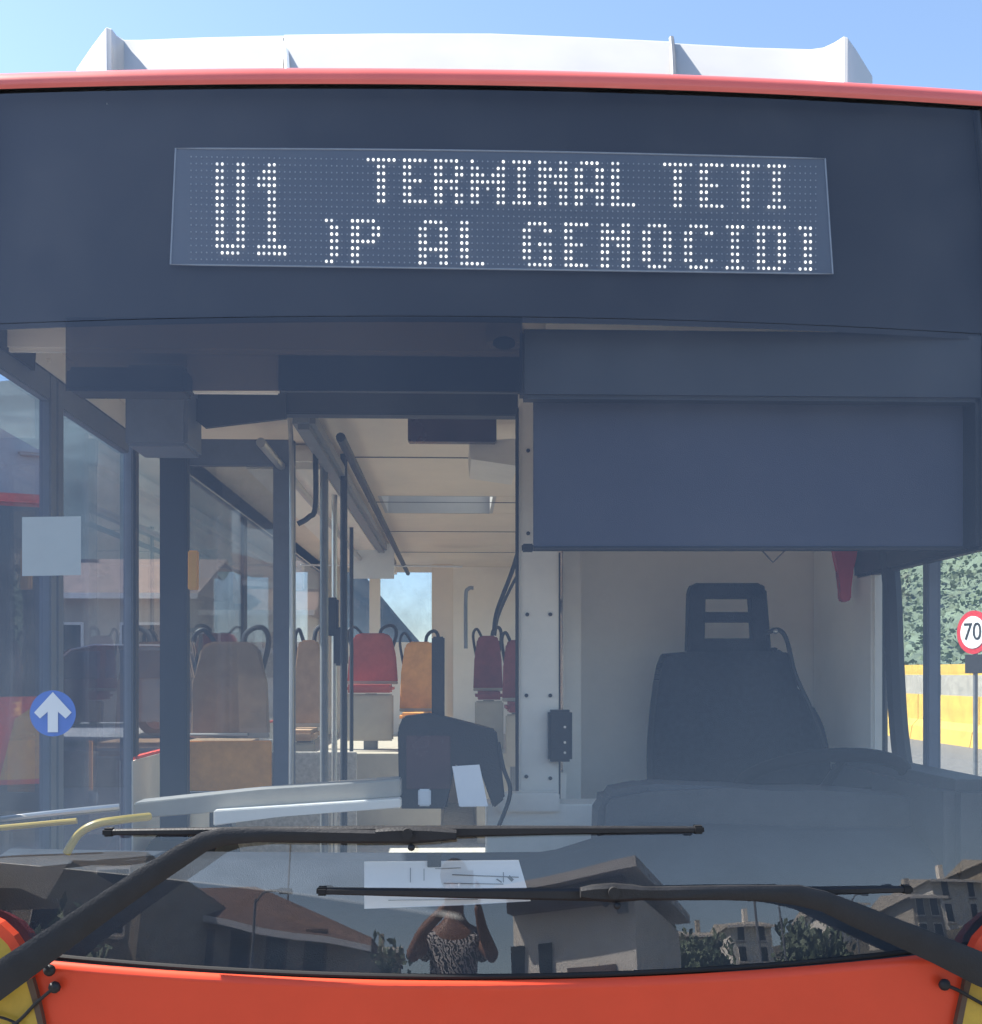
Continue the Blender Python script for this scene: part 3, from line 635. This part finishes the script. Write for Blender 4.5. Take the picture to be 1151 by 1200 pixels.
wiper([(1230, 1168), (1190, 1152), (1150, 1136), (1100, 1113), (1050, 1092), (1000, 1071), (965, 1056), (935, 1049), (905, 1047), (850, 1046), (770, 1047), (700, 1046)], [46, 44, 42, 37, 33, 30, 26, 20, 16, 14, 13, 12],
      [(378, 1044), (550, 1047), (700, 1048), (880, 1046), (1062, 1042)], [6, 9, 13, 9, 6], [(680, 1046), (695, 1046), (718, 1046), (742, 1046), (765, 1047)], 'right wiper arm bent over the windscreen')
for (px, py), hose in (((58, 1137), [(45, 1120), (52, 1130), (58, 1137)]), ((64, 1157), [(64, 1157), (42, 1176), (20, 1198), (-10, 1215)]), ((1107, 1154), [(1107, 1154), (1122, 1160), (1140, 1170), (1175, 1190)])):
    nz = obj('washer_nozzle', ball(front_off(px, py, .02), .0135, sc_=(1, .7, 1)), 'black', bus, smooth=True)
    obj('washer_hose', tube(smoothpath([front_off(*p, .024) for p in hose]), .004, 8), 'black', nz, smooth=True)
obj('wire_loop', tube(smoothpath([front_off(*p, .024) for p in ((-20, 1188), (4, 1193), (20, 1200), (36, 1212))]), .003, 6), 'black', bus)
# wheels
for x in (-1.12, 1.12):
    for y in (1.9, 6.2):
        wh = obj('wheel', disc((x, y, .47), .47, (1, 0, 0), .26, 32), 'rubber', bus, smooth=True)
        obj('rim', disc((x + (.1 if x > 0 else -.1), y, .47), .27, (1, 0, 0), .10, 24), 'rim', wh, smooth=True)

# ---------------------------------------------------------------- loose things in the bus
pn = bmn(); poly = [(427, 1010), (608, 1008), (622, 1056), (540, 1061), (427, 1065)]
vs = [S(*p, -.02) for p in poly]; prism(vs, (0, .0012, .0002), bm=pn)
nb = tag(obj('paper_notice', pn, 'paper'), 'white printed sheet lying at the foot of the windscreen', 'paper')
for (x0, y0, x1, y1, w_) in ((481, 1017, 481, 1034, 1), (497, 1018, 497, 1032, .8), (530, 1025, 608, 1028, 1.2), (520, 1035, 590, 1036, 1), (455, 1055, 560, 1054, .8), (590, 1022, 590, 1034, 1), (596, 1027, 601, 1032, 4), (510, 1018, 540, 1017, .7), (582, 1030, 588, 1034, 1.4)):
    obj('print_line', bar([S(x0, y0, -.0185), S(x1, y1, -.0185)], [w_ * .0018] * 2, .0006) if y0 != y1 or True else None, 'greym', nb)
obj('clip', box(bmn(), *(sorted((S(501, 1006, -.02).x, S(517, 1006, -.02).x))), S(509, 1006).y + .012, S(509, 1006).y + .03, S(509, 1016, -.02).z, S(509, 1001, -.02).z, .001), 'black', nb)
tag(obj('ticket_sheet', prism([PY(*p, .695) for p in ((530, 898), (562, 896), (572, 945), (538, 945))], (0, .003, 0)), 'paper'), 'folded paper sheet tucked into the black ticket machine', 'paper')
hm = tag(obj('emergency_hammer', prism([PY(*p, 1.25) for p in ((976, 640), (1007, 640), (1004, 652), (999, 668), (998, 702), (994, 705), (988, 705), (985, 702), (984, 668), (979, 652))], (0, .03, 0), bev=.004), 'hred', smooth=True), 'red emergency hammer hanging below the blind in the driver cab', 'hammer')

# ---------------------------------------------------------------- second bus, seen at the left edge
b2 = thing('city_bus', 'second red bus parked outside at far left, white fairing on its roof', 'bus', (PD(58, 600, 10).x - 1.27 * math.cos(rad(21)), PD(58, 600, 10).y - 1.27 * math.sin(rad(21)), 0), None, rad(21))
def B2(n, *a, m='red', bev=.02, p=b2, **k): return boxo(n, *a, m, p, bev, **k)
B2('body', -1.27, 1.27, 0, 9, .35, 3.12, bev=.06); 
B2('roof_band', -1.28, 1.28, -.02, .2, 3.12, 3.20, bev=.02)
B2('windscreen', -1.2, 1.2, -.02, .01, 1.35, 3.08, m='wpane', bev=.005)
B2('front_panel', -.9, 1.2, -.04, -.005, .75, 1.30, bev=.01); B2('bumper', -1.27, 1.27, -.1, .1, .3, .55, m='black')
obj('corner_lamp_panel', prism([(1.22, -.06, .6), (1.22, -.06, 1.32), (.98, -.06, 1.15), (.85, -.06, .6)], (0, .03, 0)), 'yellow', b2)
obj('roof_fairing', prism([(-1.0, .3, 3.19), (1.24, .3, 3.19), (1.24, .3, 3.64), (.75, .3, 3.90), (.3, .3, 4.05), (-1, .3, 3.8)], (0, 2.2, 0), bev=.02), 'white', b2)
B2('fairing_cap', 1.0, 1.32, .2, .32, 3.60, 3.66, m='white')
for x in (-1.1, 1.1):
    for y in (1.8, 6.6):
        wh = obj('wheel', disc((x, y, .47), .47, (1, 0, 0), .26, 24), 'rubber', b2, smooth=True); obj('rim', disc((x + (.1 if x > 0 else -.1), y, .47), .27, (1, 0, 0), .1, 20), 'rim', wh)

# ---------------------------------------------------------------- cars
def car(label, loc, rz, m, group=None, sc_=1):
    c = thing('parked_car', label, 'car', loc, group, rz); c.scale = (sc_,) * 3
    prof = [(-2.1, .35), (-2.12, .62), (-2.0, .78), (-1.15, .92), (-.55, 1.40), (-.2, 1.47), (.75, 1.47), (1.2, 1.36), (1.75, .98), (2.05, .92), (2.1, .6), (2.08, .35)]
    bm = bmn(); n = len(prof); L = []
    for y, k in ((-.86, 1), (-.82, 1), (.82, 1), (.86, 1)):
        row = []
        for x, z in prof:
            inset = .16 * max(0, (z - .92) / .55); yy = (abs(y) - inset) * (1 if y > 0 else -1); row.append(bm.verts.new((x, yy, z)))
        L.append(row)
    for A, B in zip(L, L[1:]):
        for i in range(n): bm.faces.new((A[i], A[(i + 1) % n], B[(i + 1) % n], B[i]))
    bm.faces.new(L[0]); bm.faces.new(L[-1][::-1])
    body = obj('body', bm, m, c, smooth=True)
    for s in (-1, 1):
        yy = s * .79
        obj('side_window', prism([(-.95, s * .850, .98), (-.1, s * .850, .98), (-.1, s * .725, 1.38), (-.48, s * .735, 1.36)], (0, s * .012, 0)), 'wpane', c)
        obj('side_window', prism([(-.02, s * .850, .98), (1.35, s * .850, .98), (1.1, s * .74, 1.32), (.7, s * .725, 1.39), (-.02, s * .725, 1.39)], (0, s * .012, 0)), 'wpane', c)
        obj('chrome_trim', tube([(-1.0, s * .80, .96), (-.5, s * .75, 1.39), (-.2, s * .72, 1.46), (.75, s * .72, 1.46), (1.2, s * .75, 1.35)], .015, 6), 'steel', c)
        obj('headlight', ball((-2.0, s * .62, .7), .13, sc_=(.7, 1, .7)), 'lampg', c, smooth=True); obj('tail_light', ball((2.03, s * .68, .8), .11, sc_=(.5, 1, 1)), 'tail', c, smooth=True)
        for x in (-1.3, 1.3):
            w2 = obj('wheel', disc((x, s * .78, .33), .33, (0, 1, 0), .2, 24), 'rubber', c, smooth=True)
            obj('rim', disc((x, s * .86, .33), .20, (0, 1, 0), .06, 16), 'rim', w2)
            sp = bmn()
            for k in range(5): a = k * 2 * math.pi / 5; tube([(x, s * .9, .33), (x + .19 * math.cos(a), s * .9, .33 + .19 * math.sin(a))], .02, 6, bm=sp)
            obj('spokes', sp, 'rim', w2)
    obj('windscreen', prism([(-1.08, -.72, .975), (-1.08, .72, .975), (-.60, .64, 1.375), (-.60, -.64, 1.375)], (-.012, 0, .012)), 'wpane', c)
    return c
def groundpt(px, py, z): r = ray(px, py); t = (z - CZ) / r.z; return C0 + r * t
a = PD(132, 838, 16.5); car('dark parked car with bright alloy wheels, beyond the front door glass', (a.x, a.y, .504), rad(12), 'carblk', 'cars parked beyond the bus')
a = PD(285, 838, 19); car('silver parked car further right, seen through the glazed wind-break', (a.x, a.y, .504), rad(5), 'carwh', 'cars parked beyond the bus')
a = PD(20, 838, 22); car('red parked car behind the second bus corner', (a.x + 0, a.y, .504), rad(0), 'carred', 'cars parked beyond the bus')

# ---------------------------------------------------------------- building factory
def house(name, label, x0, x1, y0, y1, h, wall, face=1, storeys=2, nw=4, roof='tile', rh=1.4, z0=0, group=None, wz=1.3, ww=.9, wh_=1.2):
    b = thing(name, label, 'building', ((x0 + x1) / 2, (y0 + y1) / 2, z0), group); cx, cy_ = (x0 + x1) / 2, (y0 + y1) / 2
    hx, hy = (x1 - x0) / 2, (y1 - y0) / 2
    boxo('wall', -hx, hx, -hy, hy, 0, h, wall, b, bev=.02)
    if roof:
        e = .45
        bm = bmn(); v = [bm.verts.new(p) for p in ((-hx - e, -hy - e, h), (hx + e, -hy - e, h), (hx + e, hy + e, h), (-hx - e, hy + e, h), (-hx - e, 0, h + rh), (hx + e, 0, h + rh))]
        for f in ((0, 1, 5, 4), (2, 3, 4, 5), (0, 4, 3), (1, 2, 5), (0, 3, 2, 1)): bm.faces.new([v[i] for i in f])
        r = obj('roof', bm, roof, b); boxo('chimney', hx * .3, hx * .3 + .5, -.2, .3, h + .3, h + rh + .8, wall, r)
        boxo('eave', -hx - e, hx + e, face * (hy + e), face * (hy + e) + .06 * face, h - .12, h + .02, 'white_in', r, bev=0)
    sh = h / storeys
    for s in range(storeys):
        for i in range(nw):
            x = -hx + (i + .5) * 2 * hx / nw; z = s * sh + sh * .35
            yf = face * hy
            f = boxo('window', x - ww / 2 - .07, x + ww / 2 + .07, min(yf, yf + .05 * face), max(yf, yf + .05 * face), z - .07, z + wh_ + .07, 'white_in', b, bev=.01)
            boxo('pane', x - ww / 2, x + ww / 2, min(yf + .051 * face, yf + .06 * face), max(yf + .051 * face, yf + .06 * face), z, z + wh_, 'wpane', f, bev=0)
            boxo('sill', x - ww / 2 - .12, x + ww / 2 + .12, min(yf, yf + .12 * face), max(yf, yf + .12 * face), z - .15, z - .075, 'concrete', f, bev=.01)
    return b
# seen through the left glass
house('terraced_house', 'pale low house behind the parked cars, seen through the front door', -19, -6.9, 25, 31, 3.0, 'stucco3', -1, 1, 6, 'tile', 1.2, .5, ww=1.0)
house('terraced_house', 'white low house behind the railing, seen through the wind-break', -6.5, -4.3, 27, 32, 2.7, 'stucco2', -1, 1, 2, 'tile', .8, .5)
fe = thing('railing_fence', 'grey metal railing behind the parked cars', 'fence', (-9, 21.5, .5))
for z in (.15, 1.25): boxo('rail', -9, 7, -.02, .02, z, z + .05, 'greym', fe)
for i in range(54): boxo('baluster', -9 + i * .3 - .012, -9 + i * .3 + .012, -.012, .012, .0, 1.25, 'greym', fe, bev=0)
# rear view, straight through the rear window
0 and house('terraced_house', 'ochre house far behind the bus, seen through its rear window', -10, 4, 48, 56, 3.5, 'stucco3', -1, 1, 6, 'tile', 1.4, 0)

# ---------------------------------------------------------------- right: barriers, sign, slope
def barrier(nm, label, p, q, z0, h, wb, wt, m, n, group=None):
    t = thing(nm, label, 'barrier', (*((Vector(p) + Vector(q)) / 2)[:], z0), group) if False else thing(nm, label, 'barrier', ((p[0] + q[0]) / 2, (p[1] + q[1]) / 2, z0), group)
    d = Vector((q[0] - p[0], q[1] - p[1], 0)); L = d.length; t.rotation_euler = (0, 0, math.atan2(d.y, d.x))
    for i in range(n):
        a = -L / 2 + i * L / n + .015; b = -L / 2 + (i + 1) * L / n - .015
        obj('block', prism([(a, -wb, 0), (a, wb, 0), (a, wb * .8, h * .3), (a, wt, h * .45), (a, wt, h), (a, -wt, h), (a, -wt, h * .45), (a, -wb * .8, h * .3)], (b - a, 0, 0)), m, t)
    return t
def gp(px, d): p = PD(px, HZ, d); return (p.x, p.y)
barrier('jersey_barrier', 'low yellow painted concrete barrier outside the driver window', (10.9, 8), (10.9, 44), .004, 1.05, .3, .1, 'yconc', 12)
barrier('concrete_kerb_wall', 'grey concrete wall with yellow cap behind the yellow barrier', (13.2, 8), (13.2, 50), .0, 1.50, .35, .2, 'concrete', 9)
barrier('cap_rail', 'thin yellow rail along the top of the grey wall', (13.9, 8), (13.9, 50), 1.4, .40, .12, .1, 'yconc', 9)
bm = grid(lambda x, y: (x, y, 1.0 + max(0, (x - 16)) * .34 + max(0, y - 40) * .2 + 1.2 * math.sin(x * .23) * math.sin(y * .17) + random.uniform(-.5, .5)), lin(16, 87, 60), lin(5, 95, 60))
o = obj('wooded_hillside', bm, 'scrub', smooth='all'); o['kind'] = 'structure'
bm = grid(lambda x, y: (x, y, .4 + min(1, max(0, (-x - 2) / 25)) * max(0, y - 40) * .42 + max(0, y - 60) * .03 + 1.4 * math.sin(x * .13) * math.sin(y * .11) + random.uniform(-.5, .5)), lin(-140, 14, 70), lin(38, 110, 36))
struct(obj('far_hillside', bm, 'farhill', smooth='all'))
# bushes on the slope: leaf clumps
def foliage(c, r, n, leaf, sq=.8):
    bm = bmn()
    for _ in range(n):
        d = Vector((random.gauss(0, 1), random.gauss(0, 1), random.gauss(0, 1))).normalized() * r * random.random() ** .4
        p = Vector(c) + Vector((d.x, d.y, d.z * sq)) * (1 + .25 * math.sin(d.x * 3 + d.z * 4)); a = Vector((random.uniform(-1, 1), random.uniform(-1, 1), random.uniform(-1, 1))).normalized() * leaf; b = a.cross(Vector((random.uniform(-1, 1), random.uniform(-1, 1), random.uniform(-1, 1)))).normalized() * leaf * .6
        bm.faces.new([bm.verts.new(p + k) for k in (-a, b, a, -b)])
    return bm
def tree(label, loc, h, r, n=1500, leaf=.22, group=None):
    t = thing('tree', label, 'tree', loc, group)
    tr = bmn(); tube(smoothpath([(0, 0, 0), (.1, .05, h * .3), (-.05, .1, h * .6), (.05, 0, h * .8)]), [.18] * 6 + [.13] * 6 + [.07] * 7, 8, bm=tr)
    for k in range(5): a = k * 1.3; tube([(0, 0, h * (.35 + .08 * k)), (math.cos(a) * r * .7, math.sin(a) * r * .7, h * (.55 + .08 * k))], [.07, .03], 6, bm=tr)
    obj('trunk', tr, 'bark', t, smooth=True); obj('crown', foliage((0, 0, h * .72), r, n, leaf), 'leaf', t); return t
bm = bmn()
for _ in range(60000):
    x = random.uniform(17, 60); y = random.uniform(8, 90); z = 1.0 + (x - 16) * .34 + max(0, y - 40) * .2 + 1.2 * math.sin(x * .23) * math.sin(y * .17) + random.random() ** 2 * 2.2 * (.5 + .5 * math.sin(x * .9 + y * .6))
    a = Vector((random.gauss(0, 1), random.gauss(0, 1), random.gauss(0, 1))).normalized() * .13; b = a.cross(Vector((random.gauss(0, 1), random.gauss(0, 1), random.gauss(0, 1)))).normalized() * .12; p = Vector((x, y, z))
    bm.faces.new([bm.verts.new(p + k) for k in (-a, b, a, -b)])
obj('hillside_bushes', bm, 'leaf', kind='stuff')
# speed sign
p = PD(1141, 741, 14.0); sg = thing('speed_limit_sign', 'round 70 speed limit sign with red ring over a dark plate', 'road sign', (p.x, p.y, 0)); sg.rotation_euler = (0, 0, rad(-72))
zc = p.z; rr2 = 25 / F * 14
obj('sign_disc', disc((0, 0, zc), rr2 * 1.02, (0, 1, 0), .02, 40), 'hred', sg, smooth=True)
obj('sign_face', disc((0, -.014, zc), rr2 * .76, (0, 1, 0), .008, 40), 'wst', sg, smooth=True)
textmesh('sign_number', '70', rr2 * 1.15, 'black', sg, (0, -.022, zc), (rad(90), 0, 0))
boxo('lower_plate', -.13, .34, -.02, .01, PD(0, 789, 14).z, PD(0, 767, 14).z, 'black', sg)
obj('post', tube([(0, .03, .0), (0, .03, zc + .1)], .03, 10), 'greym', sg, smooth=True)

# ---------------------------------------------------------------- the street behind the photographer (mirrored in the glass)
YA = -11.0
A0, A1 = RF(622, 1034, YA), RF(779, 998, YA); A2 = RF(768, 1130, YA)
kz = thing('station_hut', 'beige stucco hut with sloping white roof slab, mirrored in the lower windscreen', 'building', ((A0.x + A2.x) / 2 + .55, YA - 1.8, 0), None, rad(28))
hx = (A2.x - A0.x) / 2 + .05; z0_, z1_ = A0.z - .1, A1.z - .6
obj('wall', prism([(-hx, 2, 0), (hx, 2, 0), (hx, 2, z1_), (-hx, 2, z0_ - .15)], (0, -4, 0)), 'stucco2', kz)
obj('roof_slab', prism([(-hx - .15, 2.5, z0_ - .02), (hx + .2, 2.5, z1_ + .20), (hx + .2, 2.5, z1_ + .32), (-hx - .15, 2.5, z0_ + .08)], (0, -5.2, 0)), 'white', kz)
obj('eave_shade_strip', prism([(-hx, 2.02, z0_ - .26), (hx * .9, 2.02, z1_ - .12), (hx * .9, 2.02, z1_ + .17), (-hx, 2.02, z0_ - .01)], (0, .25, 0)), 'brown', kz)  # brown strip stands for the shade under the roof slab
for xx in (-hx + .0, -hx + .55):
    a_ = RF(615 if xx < -hx + .5 else 645, 1104, YA)
    w3 = obj('window', prism([(xx, 2.01, 1.2), (xx + .16, 2.01, 1.2), (xx + .24, 2.01, a_.z), (xx - .03, 2.01, a_.z)], (0, .05, 0)), 'wpane', kz)
boxo('door', -.1, .8, 2.0, 2.06, 0, 2.05, 'brown', kz)
boxo('lamp_box', hx * .75, hx * .75 + .18, 2.0, 2.12, A2.z + .55, A2.z + .95, 'greym', kz)
# big tiled-roof house on the left of the mirror image
B0, B1 = RF(245, 1005, -26), RF(410, 1085, -26); B3 = RF(320, 1102, -26)
hb_ = thing('tiled_house', 'long house under a sloping brown tile roof, mirrored low left of the paper', 'building', (B3.x, -30, 0))
ox = B3.x
xl = B0.x - ox - 3; xr = B1.x - ox + 1.0
obj('wall', prism([(xl, 4, 0), (xr - .5, 4, 0), (xr - .5, 4, B1.z - .5), (B0.x - ox, 4, B3.z + .6), (xl, 4, B3.z + 1.0)], (0, -8, 0)), 'stucco3', hb_)
obj('roof', prism([(xl - .5, 4.6, B3.z + .9), (xr, 4.6, B1.z - .6), (xr, 4.3, B1.z - .35), (B0.x - ox + .2, -2, B0.z + .2), (xl - .5, -2, B0.z + .2)], (0, -2, .0)), 'tile', hb_)
obj('eave', prism([(xl - .5, 4.65, B3.z + .75), (xr, 4.65, B1.z - .75), (xr, 4.65, B1.z - .6), (xl - .5, 4.65, B3.z + .92)], (0, -.2, 0)), 'wst', hb_)
for k in range(7):
    x = xl + 1 + k * 1.6
    if x < xr - 1.2: f = boxo('window', x, x + .9, 4.0, 4.05, B3.z - .9, B3.z + .25, 'brown', hb_); boxo('pane', x + .08, x + .82, 4.051, 4.06, B3.z - .82, B3.z + .17, 'wpane', f, bev=0)
obj('antenna', tube([(B0.x - ox + 2.2, -1, B0.z - .5), (B0.x - ox + 2.2, -1, B0.z + 1.6)], .05, 6), 'greym', hb_)
# far-left block
L0, L1 = RF(-30, 975, -20), RF(170, 1030, -20)
house('apartment_block', 'pale block with dark windows mirrored at the lower left corner', -40, L1.x, -30, -20, L1.z + .6, 'stucco3', 1, 2, 12, None, 0, ww=1.2, wh_=1.3)
C_ = RF(110, 1008, -16); cn = thing('white_canopy', 'white sloping canopy in front of the pale block, mirrored lower left', 'canopy', (C_.x - 3, -16, 0))
obj('canopy_roof', prism([(-8, 0, C_.z - .1), (2.2, 0, C_.z), (1.6, 0, C_.z - .75), (.6, 0, C_.z - .5), (-8, 0, C_.z - .3)], (0, -3, 0)), 'stucco', cn)
for x in (-7, 1.8): obj('post', tube([(x, -1.5, 0), (x, -1.5, C_.z - .6)], .08, 10), 'greym', cn)
# right: hillside town
def hz_(x, y): # slope behind the camera, rising to the right and away
    s = max(0, (-y - 22)) ; t = max(0, x + 2) * .11 + max(0, -x - 12) * .12
    return min(s * .09, 9) + t * min(1, s / 12) + .5 * math.sin(x * .3) * math.sin(y * .25)
bm = grid(lambda x, y: (x, y, hz_(x, y) - .02 + random.uniform(-.12, .12) * (1 if y < -24 else 0)), lin(-90, 90, 90), lin(-120, -21, 50))
struct(obj('hill_terrain', bm, 'hill', smooth='all'))
cols = ['stucco2', 'stucco', 'stucco3', 'stucco2']
for i, (px, py, Y, wd, h, lb) in enumerate(((1120, 1032, -50, 9, 5.5, 'white two storey house on the slope, mirrored at the lower right edge'), (1085, 1052, -44, 4.5, 4.2, 'small white house left of the white slope house, mirrored lower right'), (1180, 1010, -58, 10, 6, 'beige house highest on the mirrored slope at the right edge'),
     (990, 1062, -62, 8, 4.6, 'ochre house halfway along the mirrored slope'), (880, 1080, -66, 7, 4.2, 'low white house right of the hut in the mirrored street'), (820, 1078, -70, 8, 4.6, 'beige house just right of the hut, far up the mirrored street'), (430, 1092, -62, 9, 4.4, 'ochre house between tiled roof and photographer in the mirror image'), (80, 1060, -60, 9, 7, 'white house above the canopy in the mirror image'))):
    q = RF(px, py, Y); zg = hz_(q.x, Y) - .3; wd *= .62; zz = max(2.6, q.z - zg - 1.2)
    house('hillside_house', lb, q.x - wd / 2, q.x + wd / 2, Y - 7, Y, zz, cols[i % 4], 1, 2, max(2, int(wd / 2.4)), 'stucco', .7, zg, 'houses on the slope behind the photographer', ww=.7, wh_=.9)
for i, (px, Y, lb) in enumerate(((885, -24, 'grey lamp post right of the hut in the mirrored street'), (913, -30, 'lamp post second to the right of the hut in the mirrored street'), (1000, -40, 'lamp post further along the mirrored street'), (300, -22, 'thin lamp post before the tiled roof house'))):
    q = RF(px, 1056, Y); lp = thing('street_lamp', lb, 'street lamp', (q.x, Y, 0), 'street lamps behind the photographer'); hh = q.z
    obj('post', tube([(0, 0, 0), (0, 0, hh)], [.08, .05], 8), 'greym', lp, smooth=True); obj('lamp_arm', tube(smoothpath([(0, 0, hh - .1), (.3, 0, hh + .15), (.9, 0, hh + .2)]), .035, 6), 'greym', lp); boxo('lamp_head', .8, 1.3, -.1, .1, hh + .12, hh + .24, 'greym', lp, bev=.03)
for i, (px, py, Y, h, r, lb) in enumerate(((965, 1092, -30, 4.6, 1.6, 'green tree beside the road in the mirrored street'), (940, 1100, -33, 4.4, 1.5, 'smaller green tree left of the roadside tree, mirrored'), (830, 1095, -36, 4.6, 1.6, 'tree behind the parked van right of the mirrored hut'), (790, 1090, -40, 5.2, 1.9, 'tree hard by the right wall of the mirrored hut'), (440, 1105, -34, 4.2, 1.8, 'dark tree left of the photographer in the mirror'), (395, 1100, -36, 4.4, 1.6, 'tree at the end of the tiled roof in the mirror'), (60, 1075, -14, 4.6, 1.6, 'dark tree before the pale block at the mirrored left edge'))):
    q = RF(px, py, Y); zg = hz_(q.x, Y) if Y < -22 else 0; hh = max(1.6, (q.z - zg - .8 * r) / .72); tree(lb, (q.x, Y, zg), hh, r, 900, .2, 'trees behind the photographer')
q = RF(838, 1106, -24); car('silver van parked right of the hut, mirrored low in the windscreen', (q.x, -24, 1.0), rad(8), 'carwh', None, 1.25)
0 and car('red car on the mirrored slope at lower right', (q.x, -34, q.z - 1.1), rad(10), 'carred')

# ---------------------------------------------------------------- the photographer
def skin_body(name, verts, edges, m, parent=None, sub=2, root=0):
    me = bpy.data.meshes.new(name); me.from_pydata([v[:3] for v in verts], edges, []); o = bpy.data.objects.new(name, me); COL.objects.link(o)
    sk = o.modifiers.new('s', 'SKIN'); sk.use_smooth_shade = True
    for i, v in enumerate(verts): me.skin_vertices[0].data[i].radius = (v[3], v[4] if len(v) > 4 else v[3]); me.skin_vertices[0].data[i].use_root = (i == root)
    sb = o.modifiers.new('b', 'SUBSURF'); sb.levels = sub; sb.render_levels = sub
    dg = bpy.context.evaluated_depsgraph_get(); dg.update(); m2 = bpy.data.meshes.new_from_object(o.evaluated_get(dg)); bpy.data.objects.remove(o)
    m2.materials.clear(); m2.materials.append(M[m])
    for p in m2.polygons: p.use_smooth = True
    o2 = bpy.data.objects.new(name, m2); COL.objects.link(o2)
    if parent: o2.parent = parent
    return o2
PXo, PYo = -.17, -2.78
pe = thing('person', 'person in black and white patterned shirt raising a phone, mirrored in the windscreen', 'person', (PXo, PYo, 0)); pe.scale = (.96, .96, .965)
# facing +y. verts: pelvis0 waist1 chest2 neckbase3 neck4 head5
V = [(0, 0, .92, .15, .11), (0, -.01, 1.10, .135, .10), (0, -.02, 1.28, .155, .11), (0, -.02, 1.42, .10, .08), (0, -.005, 1.50, .05, .052), (0, .02, 1.60, .075, .09), (0, .015, 1.68, .07, .085)]
E_ = [(0, 1), (1, 2), (2, 3), (3, 4), (4, 5), (5, 6)]
for s in (-1, 1):
    b0 = len(V); V += [(s * .17, -.02, 1.38, .06), (s * .225, .09, 1.33, .047), (s * .245, .19, 1.29, .043), (s * .18, .28, 1.39, .034), (s * .085 + .06, .36, 1.50, .025)]
    E_ += [(3, b0)] + [(b0 + i, b0 + i + 1) for i in range(4)]
    c0 = len(V); V += [(s * .10, 0, .84, .09), (s * .11, .01, .50, .06), (s * .12, -.01, .12, .04), (s * .13, .02, .05, .04), (s * .13, .12, .035, .038)]
    E_ += [(0, c0)] + [(c0 + i, c0 + i + 1) for i in range(4)]
body = skin_body('body', V, E_, 'skin', pe)
# clothing
Vs = [(0, 0, .90, .165, .125), (0, -.01, 1.10, .15, .115), (0, -.02, 1.28, .17, .125), (0, -.02, 1.41, .12, .09)]
Es = [(0, 1), (1, 2), (2, 3)]
for s in (-1, 1): b0 = len(Vs); Vs += [(s * .17, -.02, 1.38, .076), (s * .215, .03, 1.30, .068)]; Es += [(3, b0), (b0, b0 + 1)]
skin_body('shirt', Vs, Es, 'shirt', pe)
Vt = [(0, 0, .93, .155, .115)]; Et = []
for s in (-1, 1): b0 = len(Vt); Vt += [(s * .10, 0, .82, .105), (s * .11, .01, .50, .078), (s * .12, -.01, .14, .06)]; Et += [(0, b0), (b0, b0 + 1), (b0 + 1, b0 + 2)]
skin_body('trousers', Vt, Et, 'trousers', pe)
obj('hair', ball((0, -.005, 1.70), .105, sc_=(.9, 1.05, .85), sub=3), 'hair', pe, smooth='all')
for s in (-1, 1):
    obj('eye', ball((s * .032, .103, 1.63), .012), 'wst', pe, smooth=True); obj('ear', ball((s * .083, .01, 1.61), .03, sc_=(.4, .7, 1)), 'skin', pe, smooth=True)
    obj('shoe', ball((s * .13, .07, .05), .09, sc_=(.6, 1.6, .55), sub=3), 'shoe', pe, smooth='all')
    # hand with five fingers round the phone edge
    hx_ = s * .085 + .06; hv = [(hx_, .36, 1.50, .026, .018), (hx_ - s * .005, .385, 1.55, .034, .015)]; he = [(0, 1)]
    for k in range(4):
        i0 = len(hv); zz = 1.525 + k * .02; hv += [(hx_ + s * .01, .40, zz, .0095), (hx_ + s * .005, .425, zz + .003, .0085), (hx_ - s * .012, .436, zz + .005, .008)]; he += [(1, i0), (i0, i0 + 1), (i0 + 1, i0 + 2)]
    i0 = len(hv); hv += [(hx_ - s * .02, .385, 1.53, .011), (hx_ - s * .032, .405, 1.55, .009)]; he += [(1, i0), (i0, i0 + 1)]
    skin_body('hand', hv, he, 'skin', pe, 2)
obj('nose', ball((0, .118, 1.60), .016, sc_=(.8, 1, 1.3)), 'skin', pe, smooth=True); obj('mouth', ball((0, .105, 1.565), .02, sc_=(1.2, .4, .3)), 'hred', pe, smooth=True)
ph = tag(boxo('phone', CX - .038, CX + .038, CY - .022, CY - .013, CZ - .135, CZ + .02, 'phone', bev=.003), 'dark phone held up in both hands by the mirrored photographer', 'phone')
